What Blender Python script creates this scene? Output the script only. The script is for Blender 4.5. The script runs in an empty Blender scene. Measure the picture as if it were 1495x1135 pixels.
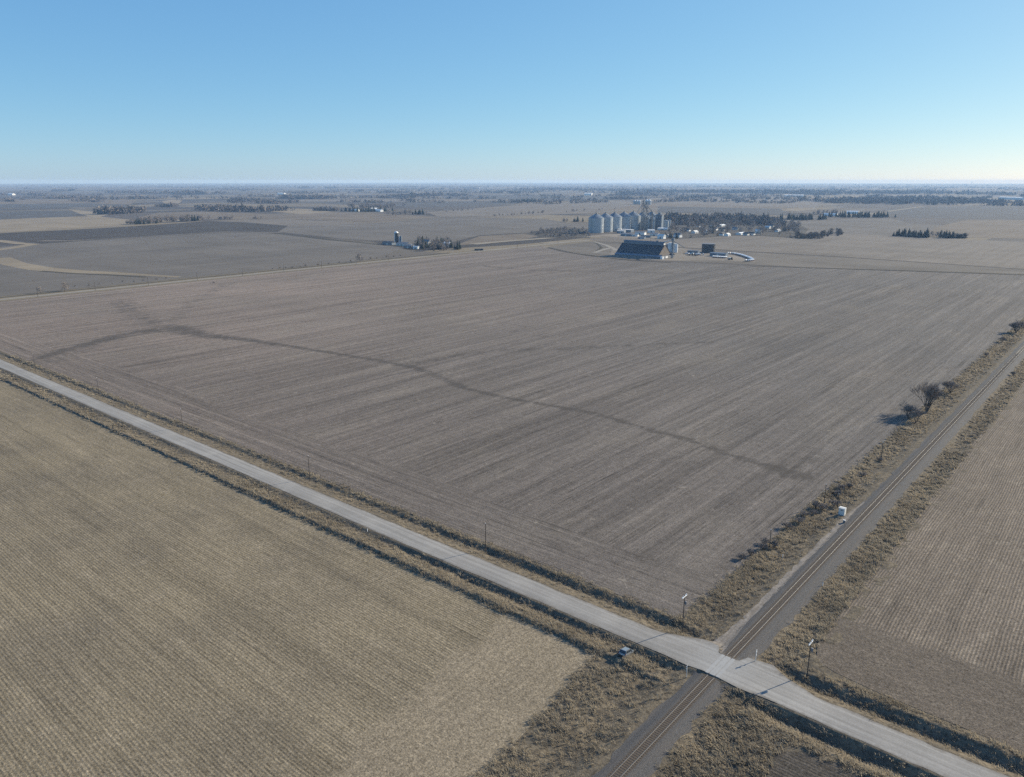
import bpy, math, random
import numpy as np
from mathutils import Vector, Matrix
R = math.radians
random.seed(7)
rng = np.random.default_rng(11)
scene = bpy.context.scene
COL = scene.collection

# ------------------------------------------------------------------ node helper
class G:
    def __init__(s, name):
        s.m = bpy.data.materials.new(name); s.m.use_nodes = True
        s.nt = s.m.node_tree; s.n = s.nt.nodes; s.l = s.nt.links
        s.n.clear()
        s.out = s.n.new('ShaderNodeOutputMaterial')
        s.b = s.n.new('ShaderNodeBsdfPrincipled')
        s.l.new(s.b.outputs[0], s.out.inputs[0])
        s.b.inputs['Roughness'].default_value = .9
        s.b.inputs['Specular IOR Level'].default_value = .2
    def set(s, node, i, v):
        if v is None: return
        if hasattr(v, 'links'): s.l.new(v, node.inputs[i])
        else:
            if isinstance(v, (tuple, list)) and len(v) == 3 and node.inputs[i].type == 'RGBA': v = (*v, 1)
            node.inputs[i].default_value = v
    def pos(s):
        if not hasattr(s, '_p'): s._p = s.n.new('ShaderNodeNewGeometry').outputs['Position']
        return s._p
    def xyz(s, v=None):
        if v is None:
            if not hasattr(s, '_x'):
                n = s.n.new('ShaderNodeSeparateXYZ'); s.l.new(s.pos(), n.inputs[0]); s._x = tuple(n.outputs)
            return s._x
        n = s.n.new('ShaderNodeSeparateXYZ'); s.l.new(v, n.inputs[0]); return tuple(n.outputs)
    def m_(s, op, a, b=None, c=None):
        n = s.n.new('ShaderNodeMath'); n.operation = op
        s.set(n, 0, a); s.set(n, 1, b); s.set(n, 2, c); return n.outputs[0]
    def add(s, a, b): return s.m_('ADD', a, b)
    def sub(s, a, b): return s.m_('SUBTRACT', a, b)
    def mul(s, a, b): return s.m_('MULTIPLY', a, b)
    def mad(s, a, b, c): return s.m_('MULTIPLY_ADD', a, b, c)
    def vec(s, x, y, z=0.):
        n = s.n.new('ShaderNodeCombineXYZ'); s.set(n, 0, x); s.set(n, 1, y); s.set(n, 2, z); return n.outputs[0]
    def sp(s, sx, sy, ox=0., oy=0.):          # scaled plan coordinates
        x, y, z = s.xyz(); return s.vec(s.mad(x, sx, ox), s.mad(y, sy, oy), 0.)
    def noise(s, v, scale=1., detail=3., rough=.55, dist=0.):
        n = s.n.new('ShaderNodeTexNoise'); n.inputs['Scale'].default_value = scale
        n.inputs['Detail'].default_value = detail; n.inputs['Roughness'].default_value = rough
        n.inputs['Distortion'].default_value = dist
        s.set(n, 'Vector', v); return n.outputs['Fac']
    def mr(s, v, a, b, c=0., d=1., smooth=True):
        n = s.n.new('ShaderNodeMapRange'); n.interpolation_type = 'SMOOTHSTEP' if smooth else 'LINEAR'
        s.set(n, 0, v); s.set(n, 1, a); s.set(n, 2, b); s.set(n, 3, c); s.set(n, 4, d); return n.outputs[0]
    def mix(s, f, a, b, mode='MIX'):
        n = s.n.new('ShaderNodeMix'); n.data_type = 'RGBA'; n.blend_type = mode
        s.set(n, 0, f); s.set(n, 6, a); s.set(n, 7, b); return n.outputs[2]
    def scale(s, col, f):                     # colour * scalar
        n = s.n.new('ShaderNodeVectorMath'); n.operation = 'SCALE'; s.set(n, 0, col); s.set(n, 3, f); return n.outputs[0]
    def attr(s, name):
        n = s.n.new('ShaderNodeAttribute'); n.attribute_name = name; return n.outputs['Fac']
    def bump(s, h, strength=.5, dist=.1):
        n = s.n.new('ShaderNodeBump'); n.inputs['Strength'].default_value = strength
        n.inputs['Distance'].default_value = dist; s.set(n, 'Height', h); s.l.new(n.outputs[0], s.b.inputs['Normal'])
    def done(s, col=None, rough=None, spec=None, metal=None):
        if col is not None: s.set(s.b, 'Base Color', col)
        if rough is not None: s.set(s.b, 'Roughness', rough)
        if spec is not None: s.set(s.b, 'Specular IOR Level', spec)
        if metal is not None: s.set(s.b, 'Metallic', metal)
        return s.m

def simple(name, col, rough=.8, metal=0., spec=.3, var=.12, nscale=2., grime=.0):
    g = G(name)
    n = g.noise(g.pos(), nscale, 4.)
    f = g.mr(n, .25, .75, 1-var, 1+var, False)
    return g.done(g.scale(g.vec(*col), f), rough, spec, metal)

# ------------------------------------------------------------------ object helpers
def link(name, me, parent=None):
    o = bpy.data.objects.new(name, me); COL.objects.link(o)
    if parent is not None: o.parent = parent
    return o
def tag(o, label=None, cat=None, group=None, kind=None):
    if label: o['label'] = label
    if cat: o['category'] = cat
    if group: o['group'] = group
    if kind: o['kind'] = kind
    return o
def thing(name, label, cat, loc=(0,0,0), rz=0, group=None):
    o = link(name, None); o.location = loc; o.rotation_euler = (0,0,rz)
    return tag(o, label, cat, group)
def copy_tree(o, parent=None):
    c = o.copy(); COL.objects.link(c); c.parent = parent
    for k in ('label', 'group'):
        if parent is None and k in c: del c[k]
    for ch in list(o.children): copy_tree(ch, c)
    return c
def np_mesh(name, V, F, mat, attrs=None, smooth=False, mats=None):
    me = bpy.data.meshes.new(name)
    V = np.asarray(V, dtype=np.float32).reshape(-1, 3); F = np.asarray(F, dtype=np.int32)
    k = F.shape[1]
    me.vertices.add(len(V)); me.vertices.foreach_set('co', V.ravel())
    me.loops.add(F.size); me.loops.foreach_set('vertex_index', F.ravel())
    me.polygons.add(len(F)); me.polygons.foreach_set('loop_start', np.arange(0, F.size, k, dtype=np.int32))
    me.update(calc_edges=True); me.validate()
    me.materials.append(mat)
    for n, a in (attrs or {}).items():
        at = me.attributes.new(n, 'FLOAT', 'POINT'); at.data.foreach_set('value', np.asarray(a, dtype=np.float32))
    if smooth: me.polygons.foreach_set('use_smooth', [True]*len(me.polygons))
    return me

class MB:
    """collects shapes into one mesh"""
    def __init__(s): s.v = []; s.f = []
    def quad(s, *p):
        i = len(s.v); s.v += [tuple(q) for q in p]; s.f.append(tuple(range(i, i+len(p)))); return s
    def box(s, x0, x1, y0, y1, z0, z1):
        i = len(s.v)
        s.v += [(x,y,z) for z in (z0,z1) for y in (y0,y1) for x in (x0,x1)]
        for f in ((0,2,3,1),(4,5,7,6),(0,1,5,4),(2,6,7,3),(0,4,6,2),(1,3,7,5)): s.f.append(tuple(i+k for k in f))
        return s
    def prism(s, prof, x0, x1, axis='x'):
        n = len(prof); i = len(s.v)
        for x in (x0, x1):
            for (a, b) in prof: s.v.append((x, a, b) if axis == 'x' else (a, x, b))
        for k in range(n): s.f.append((i+k, i+(k+1) % n, i+n+(k+1) % n, i+n+k))
        s.f.append(tuple(i+k for k in range(n))[::-1]); s.f.append(tuple(i+n+k for k in range(n)))
        return s
    def loft(s, rings, cap=True):
        i = len(s.v); n = len(rings[0])
        for r in rings: s.v += [tuple(q) for q in r]
        for a in range(len(rings)-1):
            for k in range(n):
                s.f.append((i+a*n+k, i+a*n+(k+1) % n, i+(a+1)*n+(k+1) % n, i+(a+1)*n+k))
        if cap:
            s.f.append(tuple(i+k for k in range(n))[::-1]); s.f.append(tuple(i+(len(rings)-1)*n+k for k in range(n)))
        return s
    def tube(s, p, q, r0, r1=None, n=6):
        r1 = r0 if r1 is None else r1
        p = Vector(p); q = Vector(q); d = (q-p).normalized()
        a = d.orthogonal().normalized(); b = d.cross(a)
        s.loft([[c + a*math.cos(2*math.pi*k/n)*r + b*math.sin(2*math.pi*k/n)*r for k in range(n)] for c, r in ((p, r0), (q, r1))])
        return s
    def lathe(s, prof, n=24, c=(0,0,0)):
        s.loft([[(c[0]+r*math.cos(2*math.pi*k/n), c[1]+r*math.sin(2*math.pi*k/n), c[2]+z) for k in range(n)] for r, z in prof]); return s
    def mesh(s, name, mat, smooth=False):
        me = bpy.data.meshes.new(name); me.from_pydata([tuple(v) for v in s.v], [], s.f); me.update()
        me.materials.append(mat)
        if smooth:
            me.polygons.foreach_set('use_smooth', [True]*len(me.polygons))
            me.set_sharp_from_angle(angle=R(35))
        return me
    def build(s, name, mat, parent=None, smooth=False): return link(name, s.mesh(name, mat, smooth), parent)

# ------------------------------------------------------------------ value noise in python
_T = rng.random((256, 256))
def vnoise(x, y):
    xi = np.floor(x).astype(int); yi = np.floor(y).astype(int); fx = x-xi; fy = y-yi
    fx = fx*fx*(3-2*fx); fy = fy*fy*(3-2*fy)
    a = _T[xi & 255, yi & 255]; b = _T[(xi+1) & 255, yi & 255]; c = _T[xi & 255, (yi+1) & 255]; d = _T[(xi+1) & 255, (yi+1) & 255]
    return (a*(1-fx)+b*fx)*(1-fy)+(c*(1-fx)+d*fx)*fy
def sst(v, a, b):
    t = np.clip((v-a)/(b-a), 0, 1); return t*t*(3-2*t)

# ------------------------------------------------------------------ land form
def cen(x): return np.interp(x, [-3000, -475, -100, 0, 50, 400], [-9, -2, -1.1, 0, -.1, -.8])
def edge_n(x): return 3.75 + np.interp(x, [-17, -11, -7, -3.6, -2.4, 2.4, 3.5, 9, 13, 20], [0, 2.3, 3.6, 3.2, .6, .6, 3.2, 4.2, 2.2, 0])
def edge_s(x): return 3.75 + np.interp(x, [-16, -6, -2.5, 2.5, 6, 16], [0, .7, .3, .5, .8, 0])
def roadlevel(x): return .42 + .42*np.exp(-(np.asarray(x)/13.)**2)
def hfun(x, y, rough=True):
    x = np.asarray(x, float); y = np.asarray(y, float)
    s = x-.005*y; t = y-cen(x)
    a = np.interp(s, [-17, -15.2, -11.5, -8, -5.6, -3.4, -1.9, 1.9, 4.6, 6.5, 9, 12.5, 14], [0, 0, -.7, -.35, .15, .2, .62, .62, .12, -.45, -.6, 0, 0])
    bl = np.interp(t, [-14, -12.9, -11.9, -9, -6.3, -3.9, 0, 4, 5.5, 8.2, 9.6, 11.8, 13], [0, 0, .75, .1, -.8, .2, .3, .2, 0, -.75, -1.1, .05, 0])
    bf = np.interp(t, [-14, -12.9, -11.9, -9, -6.8, -3.9, 0, 4, 5.5, 8.2, 9.6, 11.2, 13], [0, 0, .7, .15, -.15, .2, .3, .2, .05, -.3, -.45, .05, 0])
    kf = sst(x, -150, -60); bl = bl*kf+bf*(1-kf)
    br = np.interp(t, [-14, -10.5, -8.2, -6.3, -3.9, 0, 4, 5.5, 7.2, 8.6, 11.2, 12.5], [0, .1, -1.0, -1.7, .2, .3, .2, 0, -.9, -1.6, .2, 0])
    k = sst(x, 8, 18); b = bl*(1-k)+br*k
    cs = sst(np.abs(s), 13, 5.5)
    land = np.where(np.abs(s) > 17, b, b*(1-cs)+a*cs + 0)
    land = np.where((np.abs(t) > 14), np.where(np.abs(s) > 17, 0, a), land)
    land = np.where((np.abs(s) < 17) & (np.abs(t) <= 14), np.minimum(b*(1-cs), 9)+a*np.maximum(cs, sst(np.abs(t), 5, 12)*(1-cs)*1.0), land)
    if rough:
        verge = (sst(np.abs(t), 14.5, 12) + sst(np.abs(s), 19, 15)).clip(0, 1)
        nz = (vnoise(x*.45+9, y*.45)-.5)*.35 + (vnoise(x*1.1, y*1.1+5)-.5)*.22
        keep = 1-sst(np.abs(s-.5), 6, 3.5)
        land = land + nz*verge*keep
    out = np.where(t > 0, t-edge_n(x), -t-edge_s(x))
    w = sst(out, .15, np.where(np.abs(s) < 3, .5, 1.9))
    return roadlevel(x)*(1-w) + land*w

def axis(lo, hi, fine, far):
    vals = set(); 
    for a, b, st in fine: vals.update(np.arange(a, b+1e-6, st).round(3).tolist())
    v = min(vals); st = 10.
    while v > lo: v -= st; st *= 1.22; vals.add(round(v, 2))
    v = max(vals); st = 10.
    while v < hi: v += st; st *= 1.22; vals.add(round(v, 2))
    return np.array(sorted(vals))
def grid(xs, ys, zf):
    X, Y = np.meshgrid(xs, ys, indexing='ij'); Z = zf(X, Y)
    V = np.stack([X, Y, Z], -1).reshape(-1, 3); ny = len(ys)
    i = (np.arange(len(xs)-1)[:, None]*ny + np.arange(ny-1)[None, :]).ravel()
    return V, np.stack([i, i+ny, i+ny+1, i+1], -1)

# ------------------------------------------------------------------ materials of the land
def speckle(g, amt=.25, f=2.2):
    n = g.noise(g.pos(), f, 3., .75)
    return g.mr(n, .3, .7, 1-amt, 1+amt, False)

def mat_verge_and_far():
    g = G('ground_soil_and_far_fields'); x, y, z = g.xyz()
    # litter of dead grass and soil in the verges
    n1 = g.noise(g.pos(), .9, 5., .7); n2 = g.noise(g.pos(), .12, 3.)
    c = g.mix(g.mr(n1, .35, .62), (.070, .057, .042), (.190, .155, .108))
    c = g.mix(g.mr(n2, .4, .65, 0., .6), c, (.10, .085, .065))
    # far patchwork: rectangular fields, bent a little by contour lines
    warp = g.noise(g.pos(), .0006, 3., .6); wx = g.mad(warp, 340., x); wy = g.mad(g.noise(g.sp(.0007, .0005, 40, 8), 1., 3., .6), 500., y)
    def cells(sx, sy, o):
        cx = g.m_('FLOOR', g.mad(wx, 1/sx, o)); cy = g.m_('FLOOR', g.mad(wy, 1/sy, o*.7))
        w = g.n.new('ShaderNodeTexWhiteNoise'); w.noise_dimensions = '3D'; g.l.new(g.vec(cx, cy, o), w.inputs[0]); return w.outputs['Value'], w.outputs['Color']
    v1, c1 = cells(402., 760., .37); v2, c2 = cells(201., 402., 5.1)
    sel = g.xyz(c1)[0]
    v = g.add(g.mul(v1, g.mr(sel, .45, .46)), g.mul(v2, g.mr(sel, .46, .45)))
    r = g.n.new('ShaderNodeValToRGB'); r.color_ramp.interpolation = 'CONSTANT'
    g.l.new(v, r.inputs[0]); cr = r.color_ramp
    stops = [(0, (.07,.061,.054)), (.16, (.14,.12,.098)), (.36, (.17,.143,.108)), (.55, (.11,.096,.084)), (.72, (.21,.172,.12)), (.84, (.088,.078,.07)), (.93, (.15,.13,.104))]
    while len(cr.elements) < len(stops): cr.elements.new(.5)
    for e, (p, q) in zip(cr.elements, stops): e.position = p; e.color = (*q, 1)
    far = r.outputs[0]
    st = g.noise(g.sp(.02, .0012), 1., 3.); far = g.scale(far, g.mr(st, .3, .7, .86, 1.13, False))
    blotch = g.noise(g.pos(), .002, 4., .6); far = g.mix(g.mr(blotch, .52, .66, 0., .5), far, (.075, .066, .055))
    # verge mask
    t = g.m_('ABSOLUTE', y); s = g.m_('ABSOLUTE', x)
    near = g.m_('MAXIMUM', g.mr(t, 18., 20., 1., 0.), g.mr(s, 30., 34., 1., 0.))
    near = g.mul(near, g.mul(g.mr(s, 900., 1200., 1., 0.), g.mr(t, 1100., 1500., 1., 0.)))
    g.bump(g.noise(g.pos(), 2.2, 4., .7), .6, .25)
    return g.done(g.mix(near, g.scale(far, .88), c), .95, .1)

def mat_main_field():
    g = G('harvested_field_soil'); x, y, z = g.xyz()
    head = g.noise(g.sp(.012, .012, 3), 1., 2.)
    hl = g.mr(g.sub(y, g.mad(head, 26., 24.)), -.8, .8)            # 0 in the headland along the road
    along_y = lambda f, k=.012: g.noise(g.sp(f, f*k, f*3.1), 1., 2., .6)
    along_x = lambda f, k=.012: g.noise(g.sp(f*k, f, f*1.7), 1., 2., .6)
    def rows(fn):
        a = g.mul(g.sub(fn(1.3, .02), .5), .55); b = g.mul(g.sub(fn(.33), .5), .75); c = g.mul(g.sub(fn(.09), .5), .55); d = g.mul(g.sub(fn(2.9, .05), .5), .35)
        return g.add(g.add(a, b), g.add(c, d))
    ry = rows(along_y); rx = rows(along_x)
    row = g.add(g.mul(ry, hl), g.mul(rx, g.sub(1., hl)))
    big = g.noise(g.pos(), .006, 5., .6, .4); med = g.noise(g.sp(.03, .012), 1., 4., .6)
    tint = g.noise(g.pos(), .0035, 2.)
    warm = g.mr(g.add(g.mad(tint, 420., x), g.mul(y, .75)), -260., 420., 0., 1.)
    c = g.mix(warm, (.236, .190, .157), (.138, .124, .111))  # residue tone, plus sky glare on the right painted in as cooler grey
    c = g.mix(g.mr(big, .40, .72, 0., .55), c, (.16, .136, .115))
    c = g.mix(g.mr(med, .45, .75, 0., .35), c, (.245, .21, .17))
    f = g.mul(g.add(1.0, g.mul(row, 1.3)), speckle(g, .42, 1.7)); f = g.mul(f, speckle(g, .20, .35))
    ly = g.add(g.mr(along_y(1.9, .022), .54, .66, 0., .42), g.mr(along_y(.62, .015), .56, .68, 0., .26)); lx = g.add(g.mr(along_x(1.9, .022), .54, .66, 0., .42), g.mr(along_x(.62, .015), .56, .68, 0., .26))
    patchy = g.mr(g.noise(g.sp(.02, .008, 7), 1., 4., .6), .35, .62, .25, 1.)
    f = g.mul(f, g.sub(1.04, g.mul(patchy, g.add(g.mul(ly, hl), g.mul(lx, g.sub(1., hl))))))
    c = g.scale(c, f)
    c = g.scale(c, g.mul(.88, g.mr(y, 20., 260., .88, 1.)))  # vignette-like darkening towards the near end, painted into the field colour
    # dark damp swales
    sw = g.attr('swale'); jag = g.noise(g.sp(.10, .05), 1., 5., .75)
    m = g.mr(g.add(g.add(sw, g.mul(g.sub(jag, .5), 1.9)), g.mul(g.sub(g.noise(g.sp(.45, .2), 1., 4., .75), .5), 1.5)), .30, 1.02, 0., .85)
    c = g.mix(m, c, (.074, .064, .055))
    # bright line where combine turned, dirt spots
    sp_ = g.noise(g.pos(), .22, 2., .5); c = g.mix(g.mr(sp_, .70, .76, 0., .5), c, (.30, .26, .21))
    g.bump(g.add(g.noise(g.pos(), 3., 3., .8), row), .8, .16)
    return g.done(c, .95, .08)

def mat_stubble(name, base, dark, pale, axis_x, rowf, head=None, headcol=None, rowamp=.5):
    g = G(name); x, y, z = g.xyz()
    u, v = (y, x) if axis_x else (x, y)                # rows run along v
    wob = g.mul(g.noise(g.sp(.05, .05), 1., 2.), .9)
    wob = g.add(wob, g.mul(g.noise(g.sp(.007, .007), 1., 1.), 9.))
    rw = g.m_('SINE', g.mul(g.add(u, wob), 2*math.pi/.76))
    br = g.noise(g.vec(g.mul(u, 1.), g.mul(v, .35)), 1.6, 3., .7)
    def st(f, k): return g.noise(g.vec(g.mul(u, f), g.mul(v, f*k), f), 1., 3., .6)
    row = g.add(g.mul(g.mul(rw, br), rowamp*.9), g.mul(g.sub(st(1.1, .03), .5), 1.3))
    row = g.add(row, g.add(g.mul(g.sub(st(.28, .02), .5), .9), g.mul(g.sub(st(.07, .03), .5), .35)))
    if head is not None:
        m, other = head(g, x, y)
        st2 = g.add(g.mul(g.sub(g.noise(g.vec(g.mul(v, 1.1), g.mul(u, .05)), 1., 3.), .5), 1.0), g.mul(g.sub(g.noise(g.sp(.2, .2), 1., 4., .7), .5), .7))
        row = g.add(g.mul(row, g.sub(1., m)), g.mul(st2, m))
    big = g.noise(g.pos(), .02, 4., .6); med = g.noise(g.pos(), .13, 4., .65)
    thin = g.mr(g.noise(g.vec(g.mul(u, 1.15), g.mul(v, .03), 7.), 1., 2., .5), .60, .74, 0., .30)
    if head is not None: thin = g.mul(thin, g.sub(1., m))
    c = g.mix(g.mr(big, .35, .7), base, dark)
    c = g.mix(g.mr(med, .5, .72, 0., .5), c, pale)
    if head is not None: c = g.mix(g.mul(m, .6), c, headcol)
    f = g.mul(g.add(1., g.mul(row, .62)), g.mul(speckle(g, .55, 2.4), speckle(g, .34, .9)))
    c = g.scale(c, g.mul(f, g.sub(1., thin)))
    chip = g.noise(g.pos(), 4.5, 2., .6); c = g.mix(g.mr(chip, .64, .72, 0., .55), c, g.scale(g.vec(*pale), 1.55))
    g.bump(g.add(g.noise(g.pos(), 2.6, 3., .8), g.mul(rw, rowamp*.4) if head is None else g.mul(g.mul(rw, rowamp*.4), g.sub(1., m))), .7, .16)
    return g.done(c, .95, .08)

def mat_road():
    g = G('gravel_road'); x, y, z = g.xyz()
    w1 = g.noise(g.vec(g.mul(x, .012), g.mad(g.noise(g.sp(.03, .03), 1., 2.), 1.2, g.mul(y, .85)), 0.), 1., 3., .6); w2 = g.noise(g.sp(.05, .5, 4), 1., 3.); w3 = g.noise(g.pos(), .08, 3.)
    c = g.mix(g.mr(w1, .35, .68), (.212, .200, .184), (.305, .290, .268))
    c = g.mix(g.mr(w2, .45, .7, 0., .45), c, (.24, .222, .205))
    c = g.mix(g.mr(w3, .4, .75, 0., .35), c, (.40, .375, .34))
    at = g.attr('edge')
    edge = g.mr(g.add(at, g.mul(g.sub(g.noise(g.pos(), .8, 3.), .5), .5)), .72, 1.08, 0., .75)
    c = g.mix(edge, c, (.15, .13, .108))
    trk = g.mr(g.m_('SINE', g.mad(at, 15.5, -1.2)), -.2, .9, 0., .28); c = g.mix(g.mul(trk, g.mr(g.noise(g.sp(.03, .2, 9), 1., 3.), .35, .6)), c, (.20, .185, .168))
    near = g.mr(g.m_('ABSOLUTE', x), 2., 9., .35, 0.); c = g.mix(near, c, (.33, .325, .315))
    c = g.scale(c, speckle(g, .14, 3.))
    g.bump(g.noise(g.pos(), 5., 3., .7), .25, .03)
    return g.done(c, .9, .15)

def mat_ballast():
    g = G('crushed_stone_ballast'); x, y, z = g.xyz()
    n = g.noise(g.pos(), 5., 3., .8); n2 = g.noise(g.sp(1.2, .06), 1., 3.)
    c = g.mix(g.mr(n, .3, .7), (.045, .043, .042), (.135, .128, .122))
    s = g.m_('ABSOLUTE', g.mad(y, -.005, x))
    c = g.mix(g.mr(n2, .42, .68, 0., .6), c, (.115, .10, .088))
    c = g.mix(g.mr(s, 1.7, 1.2, 0., .75), c, (.085, .068, .052))
    g.bump(n, .8, .12)
    return g.done(c, .9, .15)

def flat_field(name, col, var=.14, streak=True):
    g = G(name)
    n = g.noise(g.pos(), .008, 4., .6); f = g.mr(n, .3, .7, 1-var, 1+var, False)
    if streak: f = g.mul(f, g.mr(g.noise(g.sp(.12, .0035), 1., 3.), .3, .7, .88, 1.12, False))
    f = g.mul(f, g.mr(g.noise(g.sp(.006, .02), 1., 3.), .3, .7, .92, 1.08, False))
    return g.done(g.scale(g.vec(*col), g.mul(f, .9)), .95, .08)

# ------------------------------------------------------------------ GROUND
M_ground = mat_verge_and_far()
EXT = 30000.
xs = axis(-EXT, EXT, [(-24, 26, .6), (-170, -24, 1.6), (26, 110, 1.6), (-480, -170, 6)], 0)
ys = axis(-EXT, EXT, [(-17, 17, .5), (-70, -17, 1.2), (17, 220, 1.6), (220, 620, 5)], 0)
V, F = grid(xs, ys, lambda a, b: hfun(a, b) - .06*((b-cen(a) > -edge_s(a)-.1) & (b-cen(a) < edge_n(a)+.1)))
o = link('ground', np_mesh('ground', V, F, M_ground)); tag(o, kind='structure')

LAY = [0]
def sheet(name, poly, mat, z=.05, label=None, z2=None):
    LAY[0] += 1; z += .0011*LAY[0]
    mb = MB(); mb.quad(*[(p[0], p[1], z) for p in poly])
    a = sum(poly[i][0]*poly[(i+1) % len(poly)][1]-poly[(i+1) % len(poly)][0]*poly[i][1] for i in range(len(poly)))
    if a < 0: mb.f[0] = mb.f[0][::-1]
    o = mb.build(name, mat); return tag(o, kind='structure')
def strip(name, pts, w, mat, z=.05):
    LAY[0] += 1; z += .0011*LAY[0]
    P = [Vector((p[0], p[1])) for p in pts]; mb = MB(); L = []
    for i, p in enumerate(P):
        d = (P[min(i+1, len(P)-1)]-P[max(i-1, 0)]).normalized(); n = Vector((-d.y, d.x))
        ww = w[i] if isinstance(w, (list, tuple)) else w
        L.append((p+n*ww/2, p-n*ww/2))
    for (a, b), (c, d) in zip(L, L[1:]): mb.quad((*b, z), (*d, z), (*c, z), (*a, z))
    o = mb.build(name, mat); return tag(o, kind='structure')

# main field (flat sheet, fine enough to carry the swale distances)
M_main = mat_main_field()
TOP = [(-738, 882), (-616, 806), (-523, 775), (-423, 787), (-260, 838), (-57, 915), (0, 936)]
gx = np.concatenate([np.arange(-737, -120, 5.), np.arange(-120, -16.9, 2.6)]); gx = np.append(gx, -16.2)
rows_ = np.concatenate([[0, .004], np.linspace(.012, .2, 60), np.linspace(.21, 1, 90)])
X = np.repeat(gx[:, None], len(rows_), 1)
top = np.interp(gx, [p[0] for p in TOP], [p[1] for p in TOP])
Y = 12.8+cen(gx)[:, None] + rows_[None, :]*(top-12.8)[:, None]
X = X + np.where(gx[:, None] > -16.3, .005*Y, 0)
swales = [
 ([(-448, 1), (-478, 51), (-498, 97), (-492, 119), (-448, 122), (-419, 131), (-367, 140), (-324, 146), (-284, 151), (-261, 152), (-208, 137), (-180, 137), (-156, 141), (-131, 144), (-99, 139), (-82, 139), (-63, 133), (-45, 130), (-30, 129)], [7, 9, 15, 17, 12, 7, 4.5, 4, 4, 4.6, 3.8, 3.3, 3.2, 3.2, 3.2, 2.8, 2.6, 2.6, 9], .92),
 ([(-660, 152), (-572, 130), (-502, 118)], 16, .62), ([(-507, 121), (-639, 226), (-703, 293)], 14, .5),
 ([(-467, 47), (-445, 15)], 14, .5),
 ([(-274, 159), (-259, 216), (-217, 263), (-188, 302), (-163, 332)], [6, 7, 7, 6, 5], .66),
 ([(-293, 143), (-275, 182), (-248, 231)], 9, .5),
 ([(-611, 587), (-523, 590), (-438, 643), (-364, 677), (-340, 774)], [8, 9, 9, 9, 6], .68),
 ([(-600, 688), (-543, 689)], 14, .5),
 ([(-97, 245), (-82, 267), (-51, 284)], 18, .36), ([(-44, 110), (-31, 130), (-31, 159)], 8, .5),
 ([(-82, 139), (-76, 196), (-47, 206)], 9, .33),
 ([(-65.77, 60.19), (-67.44, 90.65)], 8, .35), ([(-456, 43), (-330, 78), (-230, 82)], 9, .33),
]
sw = np.zeros_like(X)
for pts, w, k in swales:
    ws = w if isinstance(w, list) else [w]*len(pts)
    for (a, b, w0, w1) in zip(pts, pts[1:], ws, ws[1:]):
        ax, ay = a; bx, by = b; dx, dy = bx-ax, by-ay
        t = np.clip(((X-ax)*dx+(Y-ay)*dy)/(dx*dx+dy*dy), 0, 1)
        d = np.hypot(X-ax-t*dx, Y-ay-t*dy); ww = w0+(w1-w0)*t
        sw = np.maximum(sw, k*np.exp(-(d/ww)**2))
nyy = len(rows_); idx = (np.arange(len(gx)-1)[:, None]*nyy+np.arange(nyy-1)[None, :]).ravel()
F = np.stack([idx, idx+nyy, idx+nyy+1, idx+1], -1)
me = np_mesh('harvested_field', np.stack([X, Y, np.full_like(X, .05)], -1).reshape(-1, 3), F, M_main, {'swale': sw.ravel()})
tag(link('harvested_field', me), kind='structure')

def head_left(g, x, y):       # headland beside the railway: rows turn
    n = g.noise(g.sp(.05, .05), 1., 3.)
    m = g.mr(g.mad(n, 14., g.mad(y, .18, x)), -50., -46.)
    return m, None
M_left = mat_stubble('corn_stubble_left', (.203, .166, .112), (.157, .130, .092), (.252, .207, .147), True, .76, head_left, (.245, .200, .142), .33)
def head_right(g, x, y):
    n = g.noise(g.sp(.03, .05), 1., 3.)
    m = g.mr(g.mad(n, 14., y), 47., 43.)
    return m, None
M_right = mat_stubble('corn_stubble_right', (.172, .140, .108), (.135, .110, .085), (.24, .20, .152), False, .76, head_right, (.098, .081, .064), .75)
M_dark = mat_stubble('dark_tilled_corner', (.085, .073, .060), (.06, .052, .044), (.13, .11, .085), True, .76, None, None, .4)
sheet('stubble_field', [(-900, -14.5), (-24.5, -13.2), (-22.3, -30), (-20, -50), (-18.8, -75), (-18.8, -900), (-900, -900)], M_left, .05)
sheet('stubble_field', [(15.5, 17.5), (20, 15.5), (30, 14.3), (60, 13.2), (900, 13), (900, 1700), (22, 1700), (14, 320), (13.2, 52), (13.4, 24)], M_right, .05)
sheet('tilled_field', [(19, -17), (26, -12.5), (600, -12.5), (600, -500), (19, -500)], M_dark, .05)

# ------------------------------------------------------------------ ROAD, TRACK BED, ACCESS LANE
M_road = mat_road()
rx = np.concatenate([np.arange(-2600, -480, 40.), np.arange(-480, -60, 4.), np.arange(-60, 60, .5), np.arange(60, 400, 4.)])
u = np.linspace(-1, 1, 21)
Xr = np.repeat(rx[:, None], 21, 1)
jit = (vnoise(Xr*.35, Xr*0+3)-.5)*.5
Yr = cen(Xr) + np.where(u[None, :] < 0, u[None, :]*(edge_s(Xr)+jit*.6), u[None, :]*(edge_n(Xr)+jit))
Zr = roadlevel(Xr) + .075 - .06*u[None, :]**2*(np.abs(Xr) > 14)
idx = (np.arange(len(rx)-1)[:, None]*21+np.arange(20)[None, :]).ravel()
me = np_mesh('road', np.stack([Xr, Yr, Zr], -1).reshape(-1, 3), np.stack([idx, idx+21, idx+22, idx+1], -1), M_road, {'edge': np.repeat(np.abs(u)[None, :], len(rx), 0).ravel()})
tag(link('road', me), kind='structure')

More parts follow.
